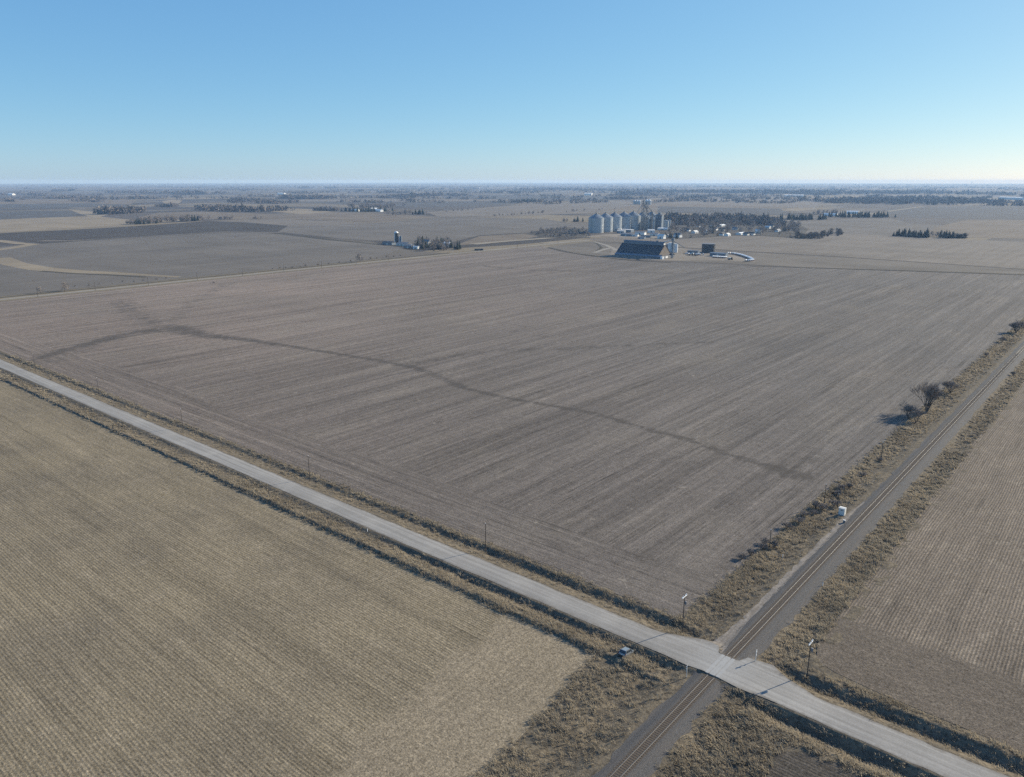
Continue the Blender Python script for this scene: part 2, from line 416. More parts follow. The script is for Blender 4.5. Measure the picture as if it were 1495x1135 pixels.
M_bal = mat_ballast()
def bed(name, s0, s1, y0, y1, mat, n=17, dz=.03, jag=.5, step=1.):
    yy = np.concatenate([np.arange(y0, min(y1, 200), step), np.arange(200, max(y1, 201), 10.)]) if y1 > 200 else np.arange(y0, y1+.01, step)
    u = np.linspace(0, 1, n)
    a = s0(yy)+(vnoise(yy*.4, yy*0+1)-.5)*jag; b = s1(yy)+(vnoise(yy*.4, yy*0+7)-.5)*jag
    X = a[:, None]+(b-a)[:, None]*u[None, :]+.005*yy[:, None]; Y = np.repeat(yy[:, None], n, 1)
    Z = hfun(X, Y)+dz
    idx = (np.arange(len(yy)-1)[:, None]*n+np.arange(n-1)[None, :]).ravel()
    me = np_mesh(name, np.stack([X, Y, Z], -1).reshape(-1, 3), np.stack([idx, idx+1, idx+n+1, idx+n], -1), mat)
    return tag(link(name, me), kind='structure')
bed('ballast_bed', lambda y: -3.6+0*y, lambda y: 4.9-.5*np.clip((y-100)/200, 0, 1), 4.4, 1500, M_bal, 17, .03, 1.1)
bed('ballast_bed', lambda y: -3.7+0*y, lambda y: 4.1+0*y, -140, -4.1, M_bal, 17, .03, 1.3)
g = G('dirt_lane'); n = g.noise(g.pos(), 1.5, 4., .7); n2 = g.noise(g.sp(1.4, .06), 1., 3.)
c = g.mix(g.mr(n, .3, .7), (.155, .135, .116), (.26, .232, .203)); c = g.mix(g.mr(n2, .45, .65, 0., .6), c, (.135, .115, .095))
M_lane = g.done(c, .95, .1)
bed('dirt_lane', lambda y: np.interp(y, [5, 8, 14, 30, 105, 118], [-6.5, -6.2, -5.3, -4.9, -4.9, -3.4]), lambda y: np.interp(y, [5, 10, 16, 30, 118], [-2.3, -2.2, -2.7, -3.2, -3.2]), 5, 118, M_lane, 9, .045, .5, .7)

# railway
M_rail = simple('rail_steel', (.17, .16, .15), .38, .5, .5, .15, 3.)
M_sleeper = simple('weathered_sleeper', (.115, .09, .068), .9, 0, .1, .3, 3.)
track = thing('railway_track', 'single railway track running from the crossing to the right edge', 'railway track')
RT = .80
def rail_mesh(off):
    mb = MB(); prof = [(-.07, 0), (.07, 0), (.07, .02), (.015, .04), (.015, .12), (.037, .13), (.037, .17), (-.037, .17), (-.037, .13), (-.015, .12), (-.015, .04), (-.07, .02)]
    ys_ = [-150, -60, 0, 60, 200, 500, 1000, 1800]
    mb.loft([[(off+.005*y+a, y, RT-.14+b) for a, b in prof] for y in ys_]); return mb
for off in (-.76, .76): rail_mesh(off).build('rail', M_rail, track)
sl = MB(); sl.box(-1.28, 1.28, -.12, .12, -.09, .085); slm = sl.mesh('sleeper', M_sleeper)
k = 0; rest = MB(); y = -60.
while y < 420:
    if abs(y) > 4.6:
        if -42 < y and k < 100:
            o = link('sleeper', slm, track); o.location = (.005*y, y, .60); o.rotation_euler = (0, 0, random.uniform(-.015, .015)); k += 1
        else:
            rest.box(.005*y-1.28, .005*y+1.28, y-.12, y+.12, .51, .685)
    y += .62
o = rest.build('sleeper', M_sleeper, track); o['kind'] = 'stuff'
# the crossing's panels
M_panel = simple('concrete_crossing_panel', (.30, .295, .285), .7, 0, .3, .10, 1.5)
xing = thing('level_crossing', 'pale concrete panels of the level crossing between and beside the rails', 'level crossing', (0, 0, 0))
for a, b in ((-.60, .60), (.87, 1.6), (-1.6, -.87)):
    MB().box(a, b, -4.15, 4.35, .62, RT+.115).build('panel', M_panel, xing)

# ------------------------------------------------------------------ DRY GRASS in the verges
g = G('dry_grass')
rn = g.attr('tone'); hh = g.attr('tip')
c = g.mix(rn, (.132, .108, .080), (.42, .352, .255)); c = g.mix(g.mul(hh, .35), c, (.46, .40, .30))
M_grass = g.done(c, .85, .15)
tr = g.n.new('ShaderNodeBsdfTranslucent'); g.l.new(c, tr.inputs[0]); mx = g.n.new('ShaderNodeMixShader'); mx.inputs[0].default_value = .42
g.l.new(g.b.outputs[0], mx.inputs[1]); g.l.new(tr.outputs[0], mx.inputs[2]); g.l.new(mx.outputs[0], g.out.inputs[0])

def grass(name, regions, label, seed, mat=M_grass):
    r = np.random.default_rng(seed); PX = []; PY = []; PH = []; PT = []
    for (x0, x1, y0, y1, dens, h, tone, fn) in regions:
        n = int(abs(x1-x0)*abs(y1-y0)*dens*1.45); X = r.uniform(x0, x1, n); Y = r.uniform(y0, y1, n)
        keep = fn(X, Y)*(.15+.75*vnoise(X*.35+3, Y*.35)+.75*vnoise(X*.09+3, Y*.09+30)) > r.random(n)
        X = X[keep]; Y = Y[keep]
        PX.append(X); PY.append(Y)
        PH.append(.72*h*(.35+.6*vnoise(X*.10, Y*.10+40)+.55*vnoise(X*.5, Y*.5+40)*r.uniform(.6, 1.2, len(X))))
        PT.append(np.clip(tone+.7*(vnoise(X*.12+70, Y*.12)-.5)+.35*(vnoise(X*.7+7, Y*.7)-.5)+r.normal(0, .10, len(X)), 0, 1))
    X = np.concatenate(PX); Y = np.concatenate(PY); H = np.concatenate(PH); T = np.concatenate(PT); n = len(X)
    dist = np.hypot(X-CAMX, Y-CAMY); wf = np.clip(dist/230, .8, 3.2)
    Z = hfun(X, Y)
    NB = 9
    # blades: root, mid, tip with width -> 3 triangles each as 2 faces (quad + tri) -> use triangles only
    a = r.uniform(0, 2*np.pi, (n, NB)); rad = r.uniform(.05, .75, (n, NB))
    bx = X[:, None]+np.cos(a)*rad; by = Y[:, None]+np.sin(a)*rad
    la = np.arctan2(-.35, -1.)+r.normal(0, .5, (n, 1))+r.normal(0, .55, (n, NB))
    hh = H[:, None]*r.uniform(.6, 1.15, (n, NB)); lean = hh*r.uniform(.35, 1.35, (n, NB))
    wd = r.uniform(.03, .08, (n, NB))*wf[:, None]*(.5+.6*H[:, None])
    wa = a+r.uniform(0, np.pi, (n, NB)); wx = np.cos(wa)*wd; wy = np.sin(wa)*wd
    z = Z[:, None]+np.zeros((n, NB))
    p0 = np.stack([bx-wx, by-wy, z-.08], -1); p1 = np.stack([bx+wx, by+wy, z-.08], -1)
    mx = bx+np.cos(la)*lean*.35; my = by+np.sin(la)*lean*.35; mz = z+hh*.68
    p2 = np.stack([mx-wx*1.1, my-wy*1.1, mz], -1); p3 = np.stack([mx+wx*1.1, my+wy*1.1, mz], -1)
    p4 = np.stack([bx+np.cos(la)*lean, by+np.sin(la)*lean, z+hh*.95], -1)
    V = np.stack([p0, p1, p2, p3, p4], 2).reshape(-1, 3)
    i = (np.arange(n*NB)*5)[:, None]
    F = np.concatenate([i+[0, 1, 3], i+[0, 3, 2], i+[2, 3, 4]], 0)
    tone = np.repeat(np.clip(T[:, None]+r.normal(0, .16, (n, NB)), 0, 1).ravel(), 5)
    tip = np.tile([0, 0, .6, .6, 1], n*NB)
    o = link(name, np_mesh(name, V, F, mat, {'tone': tone, 'tip': tip})); tag(o, label, 'grass', None, 'stuff')
    print(name, n, 'tufts', len(F), 'tris'); return o
CAMX, CAMY = (59.747, -143.532)
def tt(x, y): return y-cen(x)
def ssx(x, y): return x-.005*y
clear_car = lambda x, y: 1-((np.hypot((x+19.)/1.6, (y+9.6)/3.6) < 1) | (np.hypot((x+20.8)/2.4, (y+13.5)/3.4) < 1))*.93
off_road = lambda x, y: clear_car(x, y)*((tt(x, y) > edge_n(x)+.7) | (tt(x, y) < -edge_s(x)-.7)).astype(float)
off_bed = lambda x, y: ((ssx(x, y) < -5.6) | (ssx(x, y) > 5.3)).astype(float)
n_band = lambda x, y: off_road(x, y)*off_bed(x, y)*np.interp(tt(x, y), [4.6, 7.5, 8.5, 10.8, 11.6, 13.2, 14.2], [.05, .3, .4, .35, 1., .8, 0])
s_band = lambda x, y: off_road(x, y)*off_bed(x, y)*np.interp(-tt(x, y), [4.4, 6, 7.5, 11.5, 12.8, 14], [.1, .45, 1., 1., .7, 0])
rail_l = lambda x, y: off_road(x, y)*np.interp(ssx(x, y), [-17.5, -16, -14.5, -10.5, -8, -5.8], [0, .8, 1, .7, .28, .12])*(ssx(x, y) < -5.4)
rail_r = lambda x, y: off_road(x, y)*np.interp(ssx(x, y), [5, 6.2, 8, 12, 13, 14.2], [0, .6, 1, 1, .8, 0])
def patch_open(x, y): return .35+.65*(vnoise(x*.11+5, y*.11+9) > .42)
sw_c = lambda x, y: off_road(x, y)*(ssx(x, y) < -4.6)*patch_open(x, y)*np.interp(ssx(x, y), [-30, -26, -22, -9, -4.6], [0, .7, 1, 1, .4])*np.where(y < -14, (x > np.interp(y, [-90, -50, -30, -14], [-19.8, -20.8, -23, -25.3])), 1)
se_c = lambda x, y: off_road(x, y)*np.interp(ssx(x, y), [5, 7, 22, 26], [.3, 1, 1, .5])*np.where(tt(x, y) < -13, x < 19.5+2*vnoise(y*.2, x*0), 1)
grass('verge_grass', [(-60, -15, 4, 14, 2.2, .85, .50, n_band), (-180, -60, 4, 13.5, 1.5, .8, .45, n_band), (-480, -180, 2, 13, .55, .9, .45, n_band),
  (15, 120, 4, 14, 2.3, 1.0, .52, n_band)], 'dry tan grass lining the ditch on the far side of the gravel road', 1)
grass('verge_grass', [(-60, -25, -14.5, -4, 2.4, .9, .52, s_band), (-190, -60, -16, -4, 1.5, .85, .5, s_band), (-480, -190, -18, -4, .5, .85, .48, s_band),
  (20, 110, -15, -4, 2.4, 1.0, .52, s_band)], 'dry grass ridge beside the near edge of the gravel road', 2)
grass('trackside_grass', [(-18, -5, 5, 140, 2.0, 1.0, .46, rail_l), (-18, -4, 140, 620, .9, 1.0, .40, rail_l)], 'rough brown grass between the railway and the large field', 3)
grass('trackside_grass', [(5, 16, 5, 150, 2.6, 1.15, .60, rail_r), (5, 19, 150, 560, 1.0, 1.1, .42, rail_r)], 'tall tan grass between the railway and the right stubble field', 4)
grass('rough_grass', [(-30, -4, -95, -5, 1.9, 1.0, .46, sw_c), ], 'rough dry grass on the near left corner of the crossing', 5)
grass('rough_grass', [(4, 26, -80, -5, 2.2, 1.15, .56, se_c)], 'tall tan grass on the near right corner of the crossing', 6)

# ------------------------------------------------------------------ FAR AND MIDDLE FIELDS as sheets lying on the ground
c_grey = flat_field('grey_stubble', (.148, .131, .112)); c_lite = flat_field('pale_stubble', (.178, .154, .128))
c_tan = flat_field('tan_stubble', (.245, .202, .145)); c_dark = flat_field('tilled_dark', (.072, .062, .052), .10)
c_brown = flat_field('brown_stubble', (.168, .138, .106)); c_path = flat_field('pale_track', (.26, .225, .175), .1, False)
c_slate = flat_field('slate_stubble', (.10, .094, .088)); c_yard = flat_field('gravel_yard', (.215, .185, .15), .3, False)
c_gravel = flat_field('far_gravel', (.27, .245, .21), .06, False); c_ditch = flat_field('ditch_grass', (.075, .066, .05), .2, False)
c_weed = flat_field('dry_weeds', (.20, .165, .115), .25, False); c_scrub = flat_field('creek_grass', (.155, .135, .112), .25, False)
c_town = flat_field('village_ground', (.085, .075, .062), .3, False)
Z1, Z2, Z3, Z4 = .06, .12, .18, .24
# far road on the left side of the big field with its ditches
strip('road', [(-750.5, -900), (-750.5, 1075), (-742, 1320), (-742, 2600)], 8, c_gravel, .2)
strip('verge', [(-742.5, -900), (-742.5, 880)], 9, c_weed, .1)
strip('verge', [(-758.5, -900), (-758.5, 880)], 9, c_weed, .1)
strip('ditch', [(-766, -900), (-766, 690)], 7, c_ditch, .1)
strip('verge', [(-771.5, -900), (-771.5, 560)], 5, c_weed, .1)
# field left of the far road, with its tan tracks and the dark fields behind it
sheet('field', [(-776, -900), (-776, 540), (-893, 721), (-956, 722), (-1116, 728), (-1359, 771), (-1459, 744), (-1478, 516), (-1432, 340), (-1400, 226), (-1168, 0)], c_grey, Z1)
strip('dirt_track', [(-1198, 222), (-1089, 206), (-1001, 207), (-937, 222), (-891, 243), (-836, 262), (-789, 277)], [26, 28, 30, 26, 20, 14, 8], c_tan, Z2)
strip('ditch', [(-976, 198), (-915, 214), (-870, 234), (-817, 253)], 7, c_ditch, Z2)
strip('dirt_track', [(-1638, 311), (-1561, 332), (-1463, 334), (-1430, 342), (-1377, 296), (-1320, 231)], 22, c_tan, Z3)
sheet('field', [(-1763, 300), (-1795, 403), (-1809, 541), (-1837, 689), (-1878, 811), (-1933, 943), (-1791, 970), (-1573, 949), (-1391, 801), (-1480, 756), (-1506, 528), (-1450, 364), (-1619, 350), (-1638, 268)], c_dark, Z2)
strip('grass_strip', [(-1504, 380), (-1466, 413), (-1459, 508), (-1471, 622), (-1476, 730), (-1367, 793)], 22, c_lite, Z3)
strip('ditch', [(-1435, 357), (-1468, 512), (-1465, 724), (-1368, 777), (-1130, 739), (-956, 722), (-898, 717)], [9, 9, 8, 12, 12, 9, 7], c_ditch, Z4)
sheet('field', [(-2633, 503), (-2453, 603), (-2517, 768), (-2470, 868), (-2119, 834), (-2011, 976), (-1896, 715), (-1863, 561), (-1820, 411), (-1844, 308)], c_tan, Z1)
sheet('field', [(-3099, 676), (-3058, 787), (-3105, 911), (-2985, 970), (-2707, 933), (-2485, 795), (-2484, 682), (-2541, 529)], c_slate, Z2)
sheet('field', [(-4128, 949), (-4066, 1206), (-3963, 1441), (-3486, 1425), (-3150, 1248), (-3363, 1176), (-3403, 1036), (-3655, 824)], c_slate, Z2)
sheet('field', [(-5352, 1273), (-4892, 1772), (-4317, 1833), (-3588, 1471), (-4003, 1332), (-4188, 965)], c_brown, Z1)
sheet('field', [(-3157, 1046), (-2876, 1020), (-2592, 960), (-2331, 811), (-2664, 899)], c_tan, Z3)
sheet('field', [(-2580, 1113), (-2568, 1280), (-2262, 1308), (-2042, 1290), (-1853, 1160), (-1966, 1013), (-2204, 973), (-2282, 908)], c_brown, Z1)
sheet('field', [(-3572, 1623), (-3627, 1724), (-4126, 1995), (-4324, 2031), (-4070, 1852)], c_tan, Z3)
sheet('field', [(-1925, 949), (-1898, 1122), (-1517, 1158), (-1522, 992), (-1548, 932), (-1747, 963)], c_lite, Z1)
sheet('field', [(-1548, 932), (-1534, 1000), (-1515, 1202), (-1582, 1470), (-1504, 1563), (-1273, 1596), (-941, 1372), (-960, 1164), (-990, 1001), (-916, 855), (-910, 743), (-1006, 789), (-1125, 766), (-1391, 801)], c_grey, Z2)
sheet('field', [(-1971, 1170), (-1530, 1168), (-1597, 1485), (-1947, 1573), (-2287, 1516)], c_brown, Z1)
strip('dirt_track', [(-1619, 1255), (-1583, 1261), (-1613, 1500), (-1487, 1606), (-1285, 1612)], 14, c_lite, Z3)
sheet('field', [(-2759, 1684), (-2446, 1644), (-2163, 1541), (-2111, 1364), (-2390, 1429)], c_tan, Z1)
sheet('field', [(-1922, 1744), (-2058, 2168), (-2282, 2857), (-2153, 3466), (-1767, 2872), (-1439, 2001), (-1502, 1623), (-1629, 1516)], c_lite, Z2)
sheet('field', [(-3383, 2252), (-2949, 2618), (-2704, 3095), (-2358, 2792), (-2214, 2254), (-2328, 2047), (-2843, 2097)], c_slate, Z1)
sheet('field', [(-3854, 2534), (-3215, 2862), (-2946, 3410), (-2738, 3164), (-2949, 2618), (-3440, 2292)], c_lite, Z2)
sheet('field', [(-4231, 4078), (-3590, 4617), (-2887, 4525), (-2288, 3542), (-2694, 3200), (-3370, 3289)], c_slate, Z1)
sheet('field', [(-2062, 2624), (-1849, 3221), (-1268, 3293), (-1055, 2816), (-1246, 2163), (-1474, 1971)], c_brown, Z1)
sheet('field', [(-1617, 2815), (-1104, 2871), (-874, 2339), (-1275, 2212)], c_slate, Z2)
sheet('field', [(-2367, 4133), (-1726, 4928), (-1369, 4126), (-1028, 3036), (-1849, 3221)], c_lite, Z1)
sheet('field', [(-743, 1993), (-558, 2304), (-437, 2024), (-325, 2000), (-337, 2437), (-187, 2413), (-142, 1977), (-359, 1532), (-548, 1482)], c_grey, Z1)
sheet('field', [(-775, 3052), (-614, 3843), (-345, 3946), (-197, 2503), (-382, 2399), (-582, 2397)], c_slate, Z2)
sheet('field', [(-371, 2356), (-187, 2413), (-104, 1603), (-242, 1556), (-312, 1546), (-356, 1936)], c_brown, Z2)
strip('dirt_track', [(-707, 2847), (-743, 3493), (-631, 3645), (-401, 3781)], 16, c_path, Z3)
sheet('field', [(-976, 987), (-946, 1147), (-909, 1122), (-858, 991), (-849, 831), (-853, 790)], c_brown, Z3)
strip('grass_strip', [(-849, 831), (-849, 921), (-839, 1030), (-838, 1142)], 20, c_path, Z4)
sheet('field', [(-781, 927), (-783, 1020), (-791, 1118), (-709, 1140), (-705, 1075), (-678, 975), (-607, 831), (-659, 850)], c_weed, Z2)
sheet('village_ground', [(-645, 1126), (-584, 1356), (-462, 1324), (-557, 1628), (-701, 1933), (-864, 2047), (-1037, 1957), (-885, 1528)], c_town, Z4)
sheet('village_ground', [(-944, 1093), (-844, 1037), (-777, 1082), (-933, 1311), (-1017, 1343), (-985, 1173)], c_town, Z4)
# second harvested field behind the yard, and the strip of creek grass
sheet('field', [(-770, 1043), (-759, 1146), (-640, 1174), (-592, 1375), (-460, 1337), (-453, 1534), (-123, 1492), (64, 1527), (68, 1041), (-67, 989), (-279, 1009), (-399, 1007), (-555, 1005), (-680, 1033)], c_lite, Z3)
sheet('verge', [(-479, 986), (-276, 999), (-66, 984), (69, 982), (69, 914), (-58, 918), (-261, 840), (-395, 813), (-524, 777), (-617, 809), (-716, 870), (-730, 1032), (-675, 1026), (-549, 993)], c_scrub, Z2)
strip('ditch', [(-348, 803), (-261, 842), (-154, 886), (-59, 924), (39, 965)], [2, 5, 7, 8, 8], c_ditch, Z4)
strip('ditch', [(-438, 778), (-496, 769), (-579, 790), (-653, 823), (-708, 859)], [3, 5, 5, 4, 3], c_ditch, Z4)
# gravel yard and lane of the fertilizer shed
sheet('gravel_yard', [(-594, 873), (-640, 970), (-549, 993), (-460, 970), (-388, 918), (-351, 851), (-393, 850), (-447, 805), (-465, 790), (-547, 797)], c_yard, Z3)
strip('gravel_lane', [(-766, 920), (-751, 997), (-719, 1010), (-661, 961), (-628, 926), (-594, 888)], [7, 7, 7, 7, 9, 9], c_gravel, Z4)
strip('gravel_lane', [(-628, 926), (-613, 873), (-598, 832), (-585, 835), (-563, 839)], [8, 8, 8, 8, 9], c_gravel, .29)
strip('gravel_lane', [(-719, 1010), (-675, 959), (-641, 916), (-606, 848)], [5, 5, 5, 5], c_ditch, Z3)
sheet('gravel_yard', [(-804, 1083), (-817, 1186), (-791, 1249), (-707, 1214), (-645, 1170), (-709, 1140), (-779, 1128)], c_yard, .33)

# ------------------------------------------------------------------ TREES
g = G('bare_twigs'); c = g.mix(g.noise(g.pos(), .4, 2.), (.155, .128, .110), (.29, .245, .212)); M_twig = g.done(c, .9, .1)
g = G('evergreen_needles'); c = g.mix(g.noise(g.pos(), 1.2, 2.), (.026, .034, .026), (.065, .078, .052)); M_needle = g.done(c, .9, .1)
g = G('pale_bare_twigs'); c = g.mix(g.noise(g.pos(), .15, 2.), (.20, .168, .145), (.37, .32, .28)); M_twigf = g.done(c, .9, .1)
M_bark = simple('bark', (.10, .085, .072), .95, 0, .1, .3, 2.)
M_bush = simple('brush_twigs', (.12, .098, .08), .95, 0, .1, .3, 1.)

def crown_bare(seed, h, rad, n, w, z0=.12):
    r = np.random.default_rng(seed); P = []
    # clumps on limbs, twigs fan outwards and up from each clump
    nc = 16; ca = r.uniform(0, 2*np.pi, nc); cr_ = rad*np.sqrt(r.uniform(.02, .75, nc)); cz = h*r.uniform(z0+.05, .86, nc)
    cr_ *= np.interp(cz/h, [z0, .55, .9], [.8, 1, .5])
    k = r.integers(0, nc, n)
    base = np.stack([np.cos(ca[k])*cr_[k]*.8, np.sin(ca[k])*cr_[k]*.8, cz[k]*.92], -1) + r.normal(0, rad*.12, (n, 3))
    d = r.normal(0, 1, (n, 3)); d[:, 2] = np.abs(d[:, 2])+.5; d[:, :2] += base[:, :2]/rad*.8
    d /= np.linalg.norm(d, axis=1)[:, None]; L = r.uniform(.12, .28, n)*h
    tip = base + d*L[:, None]
    side = np.cross(d, r.normal(0, 1, (n, 3))); side /= np.linalg.norm(side, axis=1)[:, None]
    a = base - side*w*.5; b = base + side*w*.5
    V = np.stack([a, b, tip], 1).reshape(-1, 3); F = np.arange(3*n).reshape(-1, 3)
    return V, F
def trunk_mb(h, r0, seed, rad):
    rr = random.Random(seed); mb = MB(); mb.tube((0, 0, -.3), (rr.uniform(-.3, .3), rr.uniform(-.3, .3), h*.62), r0, r0*.35, 6)
    for k in range(6):
        a = rr.uniform(0, 6.28); z = h*rr.uniform(.2, .5); mb.tube((0, 0, z), (math.cos(a)*rad*.65, math.sin(a)*rad*.65, z+h*rr.uniform(.22, .4)), r0*.4, r0*.1, 4)
    return mb
def crown_fir(seed, h, rad, n=230, z0=.06):
    r = np.random.default_rng(seed)
    t = 1-np.sqrt(r.uniform(0, 1, n)); z = h*(z0+(1-z0)*t); R_ = rad*(1-t)**.85*r.uniform(.72, 1.12, n)
    a = r.uniform(0, 2*np.pi, n)
    inn = np.stack([np.cos(a)*R_*.15, np.sin(a)*R_*.15, z+h*.05], -1)
    wd = .11*rad+.22*R_; ta = np.stack([-np.sin(a), np.cos(a), 0*a], -1)*wd[:, None]
    out = np.stack([np.cos(a)*R_, np.sin(a)*R_, z-h*.02], -1)
    V = np.stack([inn, out-ta, out+ta], 1).reshape(-1, 3)
    V = np.vstack([V, [[0, 0, h], [rad*.1, 0, h*.86], [-rad*.1, 0.05, h*.86]]])
    return V, np.arange(len(V)).reshape(-1, 3)

tree_src = {}
def tree_proto(kind, i):
    key = (kind, i)
    if key in tree_src: return tree_src[key]
    if kind == 'bare_tree':
        h, rad = [(16, 6.5), (19, 6.5), (14, 6), (17, 7.5), (12, 5)][i]
        cm = np_mesh('crown', *crown_bare(100+i, h, rad*1.2, 430, .34), M_twigf); tm = trunk_mb(h, .42, i, rad).mesh('trunk', M_bark)
    elif kind == 'conifer':
        h, rad = [(16, 3.6), (13, 3.6), (18, 3.4), (11, 3.3)][i]
        cm = np_mesh('crown', *crown_fir(200+i, h, rad*1.25, 260), M_needle); mb = MB(); mb.tube((0, 0, -.3), (0, 0, h*.8), .3, .06, 5); tm = mb.mesh('trunk', M_bark)
    else:
        h, rad = [(5, 4), (4, 3), (6.5, 4.5)][i]
        cm = np_mesh('crown', *crown_bare(300+i, h, rad, 260, .30, .0), M_bush); mb = MB()
        for k in range(4): mb.tube((0, 0, -.2), (math.cos(k*1.6)*rad*.4, math.sin(k*1.6)*rad*.4, h*.6), .1, .03, 4)
        tm = mb.mesh('trunk', M_bark)
    tree_src[key] = (cm, tm); return tree_src[key]
n_tree = {'bare_tree': 0, 'conifer': 0, 'bush': 0}
CAT = {'bare_tree': 'tree', 'conifer': 'conifer', 'bush': 'bush'}
def tree(kind, i, x, y, sc, label, group, rz=None):
    cm, tm = tree_proto(kind, i)
    t = thing(kind, label, CAT[kind], (x, y, float(hfun(x, y, False))), random.uniform(0, 6.28) if rz is None else rz, group)
    sc_ = sc if isinstance(sc, tuple) else (sc, sc, sc); t.scale = sc_
    link('crown', cm, t); link('trunk', tm, t); n_tree[kind] += 1
    return t
def rand_in(poly):
    xs_ = [p[0] for p in poly]; ys_ = [p[1] for p in poly]
    while True:
        x = random.uniform(min(xs_), max(xs_)); y = random.uniform(min(ys_), max(ys_)); c = False; j = len(poly)-1
        for i in range(len(poly)):
            if (poly[i][1] > y) != (poly[j][1] > y) and x < (poly[j][0]-poly[i][0])*(y-poly[i][1])/(poly[j][1]-poly[i][1])+poly[i][0]: c = not c
            j = i
        if c: return x, y
def grove(poly, mixd, label, group, s0=.8, s1=1.15, avoid=()):
    """mixd: list of (kind, count)"""
    for kind, n in mixd:
        k_ = {'bare_tree': 5, 'conifer': 4, 'bush': 3}[kind]
        for _ in range(n):
            for _t in range(40):
                x, y = rand_in(poly)
                if all((x-a)**2+(y-b)**2 > r*r for a, b, r in avoid): break
            tree(kind, random.randrange(k_), x, y, random.uniform(s0, s1), label % {'bare_tree': 'bare grey tree', 'conifer': 'dark evergreen tree', 'bush': 'low brown bush'}[kind], group % {'bare_tree': 'bare trees', 'conifer': 'evergreens', 'bush': 'bushes'}[kind])
def row_trees(kind, pts, n, s0, s1, label, group, jit=4):
    for k in range(n):
        f = (k+.5)/n*(len(pts)-1); i = min(int(f), len(pts)-2); f -= i
        x = pts[i][0]*(1-f)+pts[i+1][0]*f+random.uniform(-jit, jit); y = pts[i][1]*(1-f)+pts[i+1][1]*f+random.uniform(-jit, jit)
        tree(kind, random.randrange({'bare_tree': 5, 'conifer': 4, 'bush': 3}[kind]), x, y, random.uniform(s0, s1), label, group)

# ---- the leafless tree and the brush beside the railway: grown branch by branch
def grown_tree(seed, h, spread, stems, r0, depth=5):
    rr = random.Random(seed); mb = MB(); tw = MB()
    def grow(p, d, L, r, k):
        q = p + d*L
        (mb if k > 2 else tw).tube(p, q, max(r, .034), max(r*.62, .028), 5 if k > 3 else 3)
        if k == 0: return
        n = 3 if k > 1 else 4
        for _ in range(n):
            v = Vector((rr.gauss(0, 1), rr.gauss(0, 1), rr.gauss(.25, .6))).normalized()
            e = (d*1.25 + v*spread + Vector((0, 0, .22))).normalized()
            grow(p+d*L*rr.uniform(.55, 1.), e, L*rr.uniform(.62, .86), r*rr.uniform(.5, .66), k-1)
    for s_ in range(stems):
        a = s_*6.28/stems+rr.uniform(-.4, .4); d = Vector((math.cos(a)*.33, math.sin(a)*.33, 1)).normalized()
        grow(Vector((0, 0, -.2)), d, h*.28, r0, depth)
    return mb, tw
def near_tree(x, y, h, spread, stems, r0, depth, seed, kind, label, cat):
    t = thing(kind, label, cat, (x, y, float(hfun(x, y, False))))
    a, b = grown_tree(seed, h, spread, stems, r0, depth)
    a.build('trunk', M_bark, t); b.build('crown', M_twig, t); return t
p = (-12, 247); near_tree(p[0], p[1], 15, .62, 7, .2, 5, 21, 'bare_tree', 'leafless many stemmed tree in the grass strip left of the railway', 'tree')
p = (-16, 230); near_tree(p[0], p[1], 8.5, .95, 6, .09, 4, 9, 'bush', 'dark leafless bush just below the many stemmed tree', 'bush')
p = (-12, 227); near_tree(p[0], p[1], 8., .95, 5, .08, 4, 10, 'bush', 'low thicket at the foot of the many stemmed tree nearer the rails', 'bush')
p = (-11, 293); near_tree(p[0], p[1], 8., .95, 7, .09, 4, 12, 'bush', 'round dark bush beyond the many stemmed tree', 'bush')
p = (-10, 505); near_tree(p[0], p[1], 10, .9, 6, .13, 5, 13, 'bare_tree', 'leafless thicket by the rails at the right edge', 'tree')
p = (-12, 459); near_tree(p[0], p[1], 6, .9, 5, .1, 4, 14, 'bush', 'small bush at the field edge before the thicket', 'bush')
p = (-12, 401); near_tree(p[0], p[1], 4, .9, 5, .07, 4, 15, 'bush', 'knee high brush beside the rails between thicket and tree', 'bush')
for k, (px, lab) in enumerate([((-14, 102), 'dark brush left of the white trackside cabin'), ((-13.56, 65.28), 'brown brush by the leaning trackside pole'), ((-11, 128), 'brown brush beyond the white trackside cabin'), ((8, 357), 'dark brush on the right of the rails near the picture edge')]):
    near_tree(px[0], px[1], 3.6, 1., 7, .05, 4, 30+k, 'bush', lab, 'bush')

bq = [(-17.25, 52.15), (-16.46, 56.08), (-16.03, 62.05), (-15.52, 65.95), (-15.32, 80.79), (-14.83, 87.08), (-14.46, 92.79), (-13.34, 97.19), (-13, 103), (-11, 109), (-12, 119), (-12, 124), (-10, 144), (-10, 165)]
for k, px in enumerate(bq):
    t = near_tree(px[0]+random.uniform(-1, 1), px[1], random.uniform(2.6, 4.2), 1., 7, .05, 3, 60+k, 'bush', 'dark leafless brush between the big field and the railway', 'bush'); t['group'] = 'brush along the field edge by the railway'; t.scale = (1.5, 1.5, 1)
for o in COL.objects:
    if o.get('label') in ('dark leafless bush just below the many stemmed tree', 'low thicket at the foot of the many stemmed tree nearer the rails', 'round dark bush beyond the many stemmed tree', 'leafless thicket by the rails at the right edge'): o.scale = (1.5, 1.5, 1.15)
    if o.get('label') == 'leafless many stemmed tree in the grass strip left of the railway': o.scale = (1.2, 1.2, 1.2)
